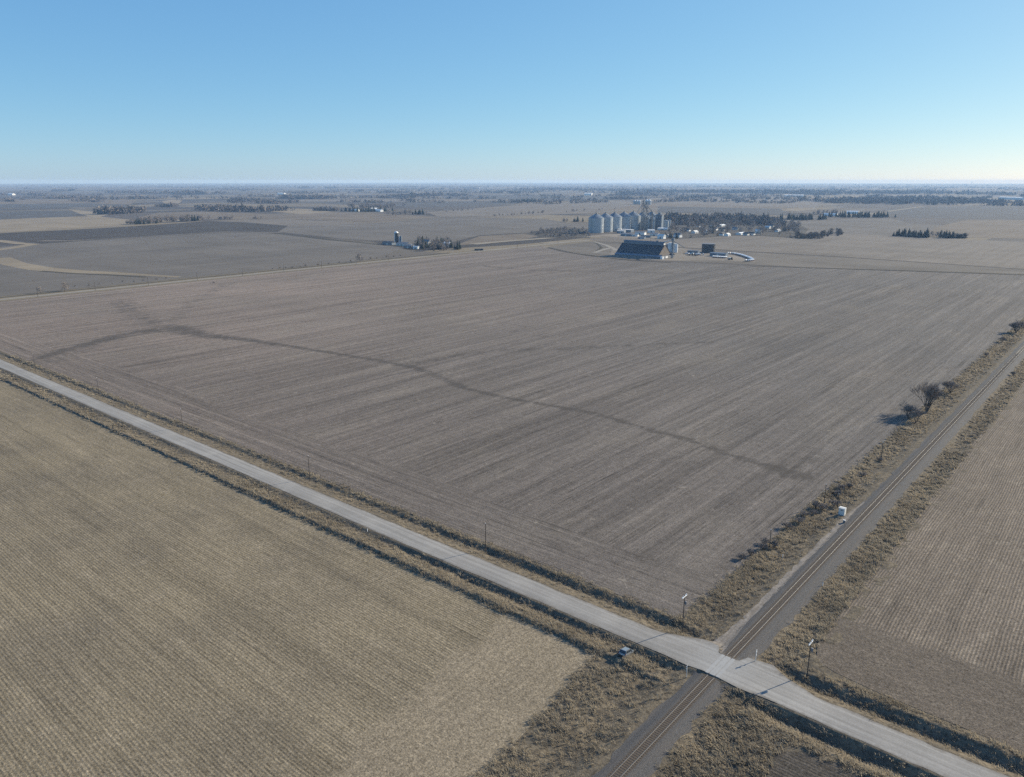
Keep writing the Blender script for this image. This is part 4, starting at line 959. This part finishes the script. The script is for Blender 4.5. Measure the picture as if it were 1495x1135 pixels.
# white storage tanks right of it
def upright_tank(q, r, h, label, body=M_white, n=28, group=None, roofh=.8):
    t = thing('storage_tank', label, 'storage tank', (q[0], q[1], 0), 0, group)
    MB().lathe([(r+.3, 0), (r+.3, .3), (r, .35)], n).build('base', M_conc, t)
    MB().lathe([(r, .3), (r, h*.33), (r+.06, h*.335), (r+.06, h*.345), (r, h*.35), (r, h*.66), (r+.06, h*.665), (r+.06, h*.675), (r, h*.68), (r, h)], n).build('shell', body, t, True)
    MB().lathe([(r+.12, h-.05), (r+.12, h+.15), (r*.15, h+roofh), (.02, h+roofh+.1)], n).build('roof', M_offw if body is not M_black else M_greyroof, t, True)
    return t
upright_tank((-518, 922), 3.9, 13.5, 'wide white upright tank right of the conveyor leg')
upright_tank((-512, 919), 2.6, 13.5, 'white upright tank squeezed between its wide and narrow neighbours')
upright_tank((-506, 917), 2.6, 13., 'narrow white upright tank standing apart on the right')
upright_tank((-530, 935), 2.4, 10.5, 'shaded upright tank nearest the conveyor leg', M_blue)  # shaded look put into the body colour: blue grey instead of white
t = upright_tank((-468, 949), 10.2, 13.2, 'big black round tank alone in the gravel yard', M_black, 40, None, .7)
l = MB()
for s_ in (-.3, .3): l.box(s_-.05, s_+.05, -10.6, -10.5, .5, 13.8)
for z in np.arange(.8, 13.5, .8): l.box(-.3, .3, -10.58, -10.52, z, z+.07)
l.build('ladder', M_lat, t)
# nurse tanks on running gear, an arc of them, and small groups
def make_nurse(label):
    t = thing('nurse_tank', label, 'tank trailer', (0, 0, 0))
    MB().loft([[(x, r*math.cos(a*math.pi/5), 1.75+r*math.sin(a*math.pi/5)) for a in range(10)] for x, r in ((-2.3, .1), (-2.15, .6), (-1.8, .92), (1.8, .92), (2.15, .6), (2.3, .1))]).build('tank', M_white, t, True)
    m_ = MB(); m_.box(-1.9, 1.9, -.5, -.38, .62, .8); m_.box(-1.9, 1.9, .38, .5, .62, .8); m_.box(-1.5, -1.3, -.9, .9, .5, .62); m_.box(1.3, 1.5, -.9, .9, .5, .62); m_.tube((1.9, 0, .65), (3.6, 0, .45), .06, .06, 4); m_.build('running_gear', M_red, t)
    for a in (-1.4, 1.4):
        for b in (-1, 1):
            w_ = MB(); w_.tube((a, b*.95, .42), (a, b*1.2, .42), .42, .42, 12); w_.build('wheel', M_tyre, t)
    return t
ap = [(-434, 944), (-427, 946), (-416, 938), (-403, 925), (-388, 907), (-374, 888), (-364, 870), (-365, 860), (-368, 857)]
ARC = []; AL = np.array(ap); sg = np.r_[0, np.cumsum(np.hypot(*np.diff(AL, axis=0).T))]
nN = 44
nz = make_nurse('white tank trailer parked in the long curved line')
nz['group'] = 'tank trailers parked in a curved line'
for k in range(nN):
    s_ = sg[-1]*k/(nN-1); x = float(np.interp(s_, sg, AL[:, 0])); y = float(np.interp(s_, sg, AL[:, 1])); x2 = float(np.interp(s_+1, sg, AL[:, 0])); y2 = float(np.interp(s_+1, sg, AL[:, 1]))
    o = nz if k == 0 else copy_tree(nz)
    tag(o, 'white tank trailer parked in the long curved line', 'tank trailer', 'tank trailers parked in a curved line')
    o.location = (x, y, .3); o.rotation_euler.z = math.atan2(y2-y, x2-x)+math.pi/2+random.uniform(-.05, .05)
for k in range(9):
    o = copy_tree(nz); a, b = (-426, 879), (-408, 881); f = k/8
    tag(o, 'white tank trailer in the straight line before the black tank', 'tank trailer', 'tank trailers in a straight line')
    o.location = (a[0]+(b[0]-a[0])*f, a[1]+(b[1]-a[1])*f, .3); o.rotation_euler.z = 1.3
for k in range(6):
    o = copy_tree(nz); a, b = (-477, 897), (-452, 898); f = k/5
    tag(o, 'white tank trailer among the sprayers right of the white tanks', 'tank trailer', 'tank trailers among the sprayers')
    o.location = (a[0]+(b[0]-a[0])*f, a[1]+(b[1]-a[1])*f+random.uniform(-6, 4), .3); o.rotation_euler.z = random.uniform(0, 3)
shed(*(-429, 903), 24, 10, 4.5, 1., 0.05, M_blue, M_blue, 'low blue grey shed between the black tank and the curved line')
shed(*(-477, 919), 17, 9, 4.2, 1., 0.05, M_blue, M_greyroof, 'small dark shed behind the sprayers in the yard')
# sprayers (tractor-like floaters) in the yard
def floater(q, rz, col, label):
    t = thing('field_sprayer', label, 'sprayer', (q[0], q[1], .3), rz)
    MB().box(-3.4, 3.2, -.5, .5, 1.2, 1.6).build('chassis', M_black, t)
    b = MB().prism([(1.0, 1.6), (2.9, 1.6), (2.8, 2.6), (2.3, 3.5), (1.2, 3.5)], -.95, .95, 'y'); b.build('cab', col, t)
    MB().box(1.3, 2.45, -.97, .97, 2.55, 3.35).build('window', M_glass, t)
    MB().loft([[(x, .95*math.cos(a*math.pi/5), 2.5+.95*math.sin(a*math.pi/5)) for a in range(10)] for x in (-2.6, .6)]).build('tank', M_offw, t, True)
    for a in (-2.3, 2.1):
        for s_ in (-1, 1): MB().tube((a, s_*1.0, .85), (a, s_*1.6, .85), .85, .85, 14).build('wheel', M_tyre, t)
    m_ = MB(); m_.box(-4.0, -3.5, -1.7, 1.7, 1.4, 2.3); m_.build('boom', M_lat, t); return t
floater((-465, 887), .4, M_green, 'green sprayer left among the yard machines')
floater((-457, 886), 2.4, M_red, 'red sprayer in the middle of the yard machines')
floater((-393, 863), 1.0, M_black, 'dark sprayer below the curved line of trailers')

# farmstead on the left
def silo(q, r, h, label, body, dome, roof=None):
    t = thing('silo', label, 'silo', (q[0], q[1], 0)); prof = [(r, 0)]
    for k in range(1, 13):
        z = h*k/12; prof += [(r, z-.12), (r+.05, z-.1), (r+.05, z-.03), (r, z)]
    MB().lathe(prof, 28).build('wall', body, t, True)
    if dome: MB().lathe([(r+.05, h)]+[(r*math.cos(a*math.pi/12), h+r*.75*math.sin(a*math.pi/12)) for a in range(1, 6)]+[(.05, h+r*.76)], 28).build('dome', M_white, t, True)
    MB().box(-.5, .5, -r-.9, -r+.1, 0, h+.5).build('chute', M_white, t)
    return t
silo((-972, 766), 3.7, 17.5, 'tall dark silo with a white dome at the farmstead', M_black, True)
silo((-967, 771), 2.6, 12, 'shorter open topped silo beside the domed one', M_blue, False)
shed(*(-954, 733), 22, 10, 4.2, 1.5, .1, M_blue, M_black, 'long black roofed barn left of the silos', 'barn', 'barn')
shed(*(-918, 735), 26, 12, 3.8, 2.2, .0, M_offw, M_greyroof, 'wide grey roofed barn in front of the silos', 'barn', 'barn', 3)
shed(*(-881, 713), 14, 10, 3.6, 2, .2, M_blue, M_greyroof, 'small grey barn left of the farm trees', 'barn', 'barn')
shed(*(-858, 707), 9, 7, 3, 1.6, .3, M_white, M_offw, 'little white garage at the foot of the farm trees', 'garage', 'garage')
shed(*(-888, 760), 12, 9, 6.5, 3.6, .1, M_offw, M_greyroof, 'white farmhouse hidden among the farm trees', 'house', 'house', 1, None, 2)
shed(*(-853, 772), 10, 8, 5, 2.8, .6, M_offw, M_offw, 'pale outbuilding in the right of the farm trees', 'house', 'house', 1, None, 1)
shed(*(-760, 749), 13, 5, 2.2, .5, 1.0, M_black, M_black, 'low dark machine shed beside the far road right of the farm', 'shed')
# white sheds of distant farms
for (q, L, Wd, h, rz, lab) in [((-2081, 1666), 34, 14, 5, .0, 'white shed right of the distant farm grove'), ((-2183, 1730), 26, 12, 6, 1.2, 'white barn inside the distant farm grove'), ((-2158, 1624), 30, 12, 5, .1, 'grey white barn at the left of the distant farm grove'),
  ((-2615, 1341), 22, 12, 7, .3, 'left one of two white sheds at the creek wood'), ((-2606, 1349), 18, 12, 7, .3, 'right one of two white sheds at the creek wood'), ((-5327, 3426), 70, 26, 10, .1, 'white shed behind the long dark windbreak'),
  ((-6629, 1948), 60, 24, 10, .2, 'white shed alone near the left edge'), ((-739, 2555), 36, 16, 7, .2, 'white roofed house in the right windbreak behind the village'), ((-745, 2351), 40, 12, 5, .1, 'pale shed at the gap between the two windbreaks'),
  ((-3259, 4678), 55, 30, 14, .4, 'white shed on the open fields beyond the grain bins'), ((-1955, 5309), 130, 40, 8, .1, 'pale roofs in the blue woods on the right')]:
    shed(q[0], q[1], L, Wd, h, 3 if L < 50 else 4, rz, M_white, M_white, lab)
q = (-651, 5210); shed(q[0], q[1], 190, 34, 12, 3, R(-47), M_white, M_white, 'very long bright white building alone at the far right', 'warehouse', 'warehouse', 6)
for k, px in enumerate([(-1846, 3005), (-1832, 3003), (-1813, 2992)]): grain_bin(px[0], px[1], 6.5, 15, 20, ['left', 'middle', 'right'][k]+' pale small bin of the three behind the elevator legs', None, M_white)
for k, px in enumerate([(-1776, 2996), (-1767, 3003)]): grain_bin(px[0], px[1], 8, 18, 24, ['left', 'right'][k]+' one of two pale bins right behind the elevator legs', None, M_white)

# ------------------------------------------------------------------ POLES
M_ins = simple('white_crossarm_paint', (.85, .85, .84), .4, 0, .5, .03, 2.)
def pole(x, y, h, label, arm=False, lean=0., group=None, far=False, pin=True):
    t = thing('utility_pole', label, 'utility pole', (x, y, float(hfun(x, y, False))), 0, group); t.rotation_euler.x = lean
    MB().tube((0, 0, -.4), (0, 0, h), .14 if not far else .2, .09 if not far else .14, 8).build('pole', M_woodp, t)
    if arm:
        ca = MB().box(-.10, .10, -1.15, 1.15, h-.55, h-.38).build('crossarm', M_ins, t)
        for a in (-1.05, -.35, .35, 1.05):
            MB().lathe([(.07, 0), (.13, .05), (.13, .14), (.07, .17), (.09, .26), (.03, .32)], 10, (0, a, h-.38)).build('insulator', M_ins, ca, True)
        MB().lathe([(.05, 0), (.26, .03), (.26, .72), (.2, .8), (.05, .82)], 14, (.40, 0, h-2.4)).build('transformer', M_greyroof, t, True)
        MB().tube((0, 0, h-2), (.3, 0, h-1.9), .04, .04, 4).build('bracket', M_lat, t)
    elif pin:
        MB().lathe([(.05, 0), (.10, .04), (.10, .16), (.04, .3)], 8, (0, 0, h)).build('insulator', M_ins, t, True)
    return t
pole(-13.9, 8.6, 10.6, 'utility pole with white crossarm at the field corner by the crossing', True)
pole(15.9, 10., 9.6, 'utility pole with white crossarm in the tall grass right of the tracks', True)
for (x, y, h, lab) in [(-78.4, 8.4, 9.6, 'dark roadside pole nearest the crossing on the far side of the gravel road'), (-165, 8, 9.6, 'second roadside pole from the crossing'), (-258, 7.5, 9.4, 'third roadside pole from the crossing'), (-343, 6.8, 9.4, 'fourth roadside pole from the crossing'), (-428, 6.2, 9.6, 'roadside pole nearest the left edge of the picture')]:
    pole(x, y, h, lab)
for (x, y, h, lab) in [(-14.8, 65, 5.6, 'short leaning pole in the grass left of the railway'), (-12.6, 106, 8.0, 'bare trackside pole left of the white cabin'), (-8.8, 108, 5.0, 'short trackside pole behind the white cabin'), (-11, 168, 7, 'bare trackside pole beyond the white cabin')]:
    pole(x, y, h, lab, False, random.uniform(-.04, .04))
for k, y in enumerate([62, 116, 168, 221, 275, 330, 385, 440, 495, 550]):
    pole(-745.5, y, 9.5, 'pale thin pole of the line along the far road', False, 0, 'poles along the far road', True)
for k, y in enumerate([820, 930, 1040]): pole(-740, y, 9, 'thin pole near the far road corner by the yard', False, 0, 'poles near the far road corner', True)
p = (-630, 1054); pole(p[0], p[1], 15, 'tall pole behind the ridge of the fertilizer shed', False, 0, None, True)

# crossbuck signs
def crossbuck(x, y, label, face):
    t = thing('crossbuck_sign', label, 'crossing sign', (x, y, float(hfun(x, y, False))), face)
    MB().box(-.06, .06, -.06, .06, -.3, 3.5).build('post', M_offw, t)
    for s_ in (-1, 1):
        m_ = MB(); c_, n_ = math.cos(R(45)), math.sin(R(45))*s_
        P_ = [(a*c_-b*n_, a*n_+b*c_) for a, b in ((-.61, -.115), (.61, -.115), (.61, .115), (-.61, .115))]
        y_ = -.10 if s_ < 0 else -.14
        m_.loft([[(px, yy, 3.0+pz) for px, pz in P_] for yy in (y_-.015, y_+.015)]); m_.build('blade', M_ins, t)
    MB().box(-.28, .28, -.11, -.08, 1.75, 2.05).build('plate', M_ins, t); t.scale = (.85, .85, .85)
    return t
crossbuck(-4.3, -7.6, 'white crossbuck sign left of the rails before the crossing', R(-90+12))
crossbuck(5.3, 6.9, 'white crossbuck sign right of the rails behind the crossing', R(90+12))
# trackside cabin
q = (-5.6, 102.6); t = thing('signal_cabin', 'white trackside signal cabin standing on the left of the rails', 'signal cabin', (q[0], q[1], float(hfun(q[0], q[1], False))), R(-2)); t.scale = (.78, .78, .84)
MB().box(-1.35, 1.35, -1.15, 1.15, -.3, .15).build('base', M_conc, t)
MB().box(-1.2, 1.2, -1., 1., .15, 2.75).build('wall', M_offw, t)
MB().prism([(-1.12, 2.75), (1.12, 2.75), (1.12, 2.86), (0, 3.05), (-1.12, 2.86)], -1.32, 1.32).build('roof', M_offw, t)
d_ = MB().box(1.2, 1.23, -.5, .45, .25, 2.35).build('door', M_offw, t); MB().box(1.23, 1.28, .25, .35, 1.2, 1.35).build('handle', M_greyroof, d_)
MB().box(-.4, .4, -1.04, -1., 1.9, 2.3).build('vent', M_greyroof, t)
q = (-2.9, 96.); t = thing('relay_box', 'small grey relay box between the white cabin and the rails', 'relay box', (q[0], q[1], float(hfun(q[0], q[1], False))))
MB().box(-.35, .35, -.25, .25, 0, 1.0).build('case', M_greyroof, t); MB().box(-.4, .4, -.3, .3, 1.0, 1.06).build('lid', M_offw, t)
# white marker posts
for (x, y, lab) in [(5.2, 52, 'low white marker post right of the rails near the crossing'), (-9.6, 62, 'low white marker post in the grass left of the rails'), (-115, -6.2, 'thin white stake on the near side of the gravel road')]:
    t = thing('marker_post', lab, 'marker post', (x, y, float(hfun(x, y, False)))); MB().box(-.06, .06, -.06, .06, -.2, 1.1).build('post', M_ins, t); MB().box(-.08, .08, -.08, .08, 1.1, 1.14).build('cap', M_greyroof, t)

# ------------------------------------------------------------------ PARKED SUV
g = G('silver_blue_car_paint'); g.b.inputs['Coat Weight'].default_value = .6; M_paint = g.done((.21, .225, .245), .35, .5, .4)
M_lamp = simple('red_lamp_lens', (.30, .02, .015), .25, 0, .5, .02, 3.); M_head = simple('clear_lamp_lens', (.75, .77, .8), .12, 0, .6, .02, 3.); M_trim = simple('black_trim', (.02, .02, .022), .6, 0, .3, .1, 3.); M_rim = simple('alloy_rim', (.45, .46, .48), .3, .9, .5, .05, 3.)
cx, cy = -19.0, -9.0
zc = float(np.mean([hfun(cx+a, cy+b, False) for a in (-.8, .8) for b in (-1.5, 1.5)]))
pz0 = float(hfun(cx, cy-1.5, False)); pz1 = float(hfun(cx, cy+1.5, False))
car = thing('parked_suv', 'silver blue SUV with dark windows parked in the grass below the gravel road', 'car', (cx, cy, zc+.02), R(4)); car.rotation_euler.x = math.atan2(pz1-pz0, 3.0)*.9
def sect(y, w, zb, zt, zs):     # body cross-section: width, bottom, top, shoulder
    return [(-w*.92, y, zb), (-w, y, zb+.14), (-w, y, zs), (-w*.93, y, zt), (w*.93, y, zt), (w, y, zs), (w, y, zb+.14), (w*.92, y, zb)]
MB().loft([sect(-2.38, .80, .52, .86, .8), sect(-2.30, .92, .38, 1.02, .88), sect(-1.9, .95, .32, 1.06, .92), sect(-.5, .96, .30, 1.04, .92), sect(.9, .96, .30, 1.06, .92), sect(1.7, .94, .32, 1.00, .88), sect(2.2, .88, .38, .88, .80), sect(2.36, .76, .46, .76, .7)]).build('body', M_paint, car, True)
def cab(y0, y1, w0, w1, z0, z1, yt0, yt1): return [[(-w0, y0, z0), (w0, y0, z0), (w0, y1, z0), (-w0, y1, z0)], [(-w1, yt0, z1), (w1, yt0, z1), (w1, yt1, z1), (-w1, yt1, z1)]]
MB().loft(cab(-2.2, 1.15, .88, .72, 1.02, 1.62, -1.95, .35)).build('greenhouse', M_glass, car)
MB().loft([[(-.74, -2.02, 1.60), (.74, -2.02, 1.60), (.74, .42, 1.60), (-.74, .42, 1.60)], [(-.70, -1.9, 1.69), (.70, -1.9, 1.69), (.70, .3, 1.69), (-.70, .3, 1.69)]]).build('roof', M_paint, car)
for s_ in (-1, 1):
    for (ya, yb, wq) in ((-1.98, -2.2, .06), (-1.1, -1.12, .05), (-.15, -.15, .05), (.38, 1.13, .06)):
        MB().tube((s_*.735, ya, 1.6), (s_*.895, yb, 1.03), wq, wq, 5).build('pillar', M_paint, car)
    for yy in (-1.45, 1.45):
        wh = MB().tube((s_*.72, yy, .36), (s_*.97, yy, .36), .36, .36, 20).build('wheel', M_tyre, car); MB().tube((s_*.965, yy, .36), (s_*.985, yy, .36), .23, .21, 14).build('rim', M_rim, wh)
    MB().box(s_*.86-.10, s_*.86+.06, -2.35, -2.24, .80, 1.02).build('tail_light', M_lamp, car)
    MB().box(s_*.66-.16, s_*.66+.14, 2.20, 2.33, .66, .80).build('headlight', M_head, car)
    MB().box(s_*1.03-.09, s_*1.03+.09, .72, .92, 1.06, 1.22).build('mirror', M_paint, car)
    MB().box(s_*.66-.02, s_*.66+.02, -1.7, .1, 1.70, 1.74).build('roof_rail', M_trim, car)
MB().box(-.86, .86, -2.44, -2.3, .36, .56).build('bumper', M_trim, car); MB().box(-.8, .8, 2.3, 2.42, .34, .52).build('bumper', M_trim, car)
MB().box(-.26, .26, -2.41, -2.38, .68, .80).build('number_plate', M_offw, car)
MB().box(-.5, .5, 2.3, 2.38, .54, .68).build('grille', M_trim, car)

# far masts and wind turbines on the horizon
def turbine(q, label, rot):
    t = thing('wind_turbine', label, 'wind turbine', (q[0], q[1], 0), rot)
    MB().tube((0, 0, 0), (0, 0, 78), 2.1, 1.2, 12).build('tower', M_white, t); MB().box(-1.6, 1.6, -3, 6, 77, 80.5).build('nacelle', M_white, t)
    rt = MB().lathe([(1.6, 0), (1.2, 1.6), (.1, 2.2)], 10).build('hub', M_white, t); rt.location = (0, -3, 78.8); rt.rotation_euler.x = R(90)
    for k in range(3):
        a = R(90+120*k+rot*40); m_ = MB(); L_ = 38
        dx, dz = math.cos(a), math.sin(a); m_.loft([[(dx*s_-dz*w_, -4+e, 78.8+dz*s_+dx*w_) for w_, e in ((-c_, 0), (0, .35), (c_, 0), (0, -.35))] for s_, c_ in ((1, .9), (7, 1.7), (L_, .35))]); m_.build('blade', M_white, t)
turbine((-5200, 13800), 'faint wind turbine on the horizon right of centre', .9); turbine((-2600, 15200), 'faint wind turbine on the far right horizon', .6); turbine((-1500, 14800), 'faint wind turbine nearest the right edge of the horizon', .4)
q = (-10402, 6038); t = thing('radio_mast', 'thin radio mast on the horizon left of centre', 'radio mast', (q[0], q[1], 0)); MB().tube((0, 0, 0), (0, 0, 125), 1.1, .8, 4).build('mast', M_lat, t)
for k in range(3): MB().tube((0, 0, 105), (50*math.cos(k*2.09), 50*math.sin(k*2.09), 0), .15, .15, 3).build('guy_wire', M_lat, t)
q = (-4948, 5326); t = thing('water_tower', 'pale slim water tower near the horizon at centre', 'water tower', (q[0], q[1], 0)); MB().lathe([(3, 0), (2, 4), (2, 30), (7, 35), (7.5, 39), (5, 43), (.3, 45)], 18).build('tower', M_white, t, True)
print('trees', n_tree)

# ------------------------------------------------------------------ SKY, SUN, CAMERA
SUN = Vector((.38, .925, 0)).normalized(); EL = 25.
w = bpy.data.worlds.new('World'); scene.world = w; w.use_nodes = True
nt = w.node_tree; bg = nt.nodes['Background']; sky = nt.nodes.new('ShaderNodeTexSky'); sky.sky_type = 'NISHITA'
sky.sun_disc = False; sky.sun_elevation = R(EL); sky.sun_rotation = math.atan2(SUN.x, SUN.y)
sky.air_density = 1.0; sky.dust_density = 2.5; sky.ozone_density = 10; sky.altitude = 2500
gm = nt.nodes.new('ShaderNodeGamma'); gm.inputs[1].default_value = .6
nt.links.new(sky.outputs[0], gm.inputs[0]); tn = nt.nodes.new('ShaderNodeMix'); tn.data_type = 'RGBA'; tn.blend_type = 'MULTIPLY'; tn.inputs[0].default_value = 1; tn.inputs[7].default_value = (.925, .985, .975, 1)
nt.links.new(gm.outputs[0], tn.inputs[6]); 
sc_ = nt.nodes.new('ShaderNodeSeparateColor'); cc_ = nt.nodes.new('ShaderNodeCombineColor'); nt.links.new(tn.outputs[2], sc_.inputs[0])
for i_, (pw_, k_) in enumerate(((1.25, .92), (1.0, 1.0), (.6, 1.427))):       # response of the camera's colour channels
    a_ = nt.nodes.new('ShaderNodeMath'); a_.operation = 'POWER'; a_.inputs[1].default_value = pw_; nt.links.new(sc_.outputs[i_], a_.inputs[0])
    b_ = nt.nodes.new('ShaderNodeMath'); b_.operation = 'MULTIPLY'; b_.inputs[1].default_value = k_; nt.links.new(a_.outputs[0], b_.inputs[0]); nt.links.new(b_.outputs[0], cc_.inputs[i_])
nt.links.new(cc_.outputs[0], bg.inputs[0]); bg.inputs[1].default_value = .15
ld = bpy.data.lights.new('sun', 'SUN'); ld.energy = 4.0; ld.angle = R(.55); ld.color = (1, .905, .72)
lo = bpy.data.objects.new('sun', ld); COL.objects.link(lo)
d = Vector((SUN.x*math.cos(R(EL)), SUN.y*math.cos(R(EL)), math.sin(R(EL))))
lo.rotation_euler = d.to_track_quat('Z', 'Y').to_euler(); lo.location = (0, 0, 200)
# haze
HZ = 6e-5
if HZ:
    g = bpy.data.materials.new('haze_air'); g.use_nodes = True; n = g.node_tree; n.nodes.clear()
    out = n.nodes.new('ShaderNodeOutputMaterial'); pv = n.nodes.new('ShaderNodeVolumePrincipled')
    pv.inputs['Color'].default_value = (.36, .58, .93, 1); pv.inputs['Absorption Color'].default_value = (.42, .36, .12, 1); pv.inputs['Density'].default_value = HZ; pv.inputs['Anisotropy'].default_value = .1
    n.links.new(pv.outputs[0], out.inputs['Volume'])
    mb = MB(); mb.box(-EXT-2600, EXT+2600, -EXT-2600, EXT+2600, -4, 122)
    o = mb.build('haze', g); tag(o, 'pale blue haze over the far fields', 'haze', None, 'stuff')

cd = bpy.data.cameras.new('camera'); co = bpy.data.objects.new('camera', cd); COL.objects.link(co)
co.location = (CAMX, CAMY, 106.)
cd.sensor_width = 36; cd.sensor_fit = 'HORIZONTAL'; cd.lens = 36*1110/1495.
cd.clip_start = 1; cd.clip_end = 120000
co.rotation_euler = (R(90-15.292), 0, R(40.1))
scene.camera = co
scene.view_settings.view_transform = 'Standard'; scene.view_settings.look = 'None'
scene.view_settings.exposure = 1.0; scene.view_settings.gamma = 1
scene.cycles.max_bounces = 5; scene.cycles.volume_bounces = 1 if HZ else 0
scene.cycles.use_denoising = False
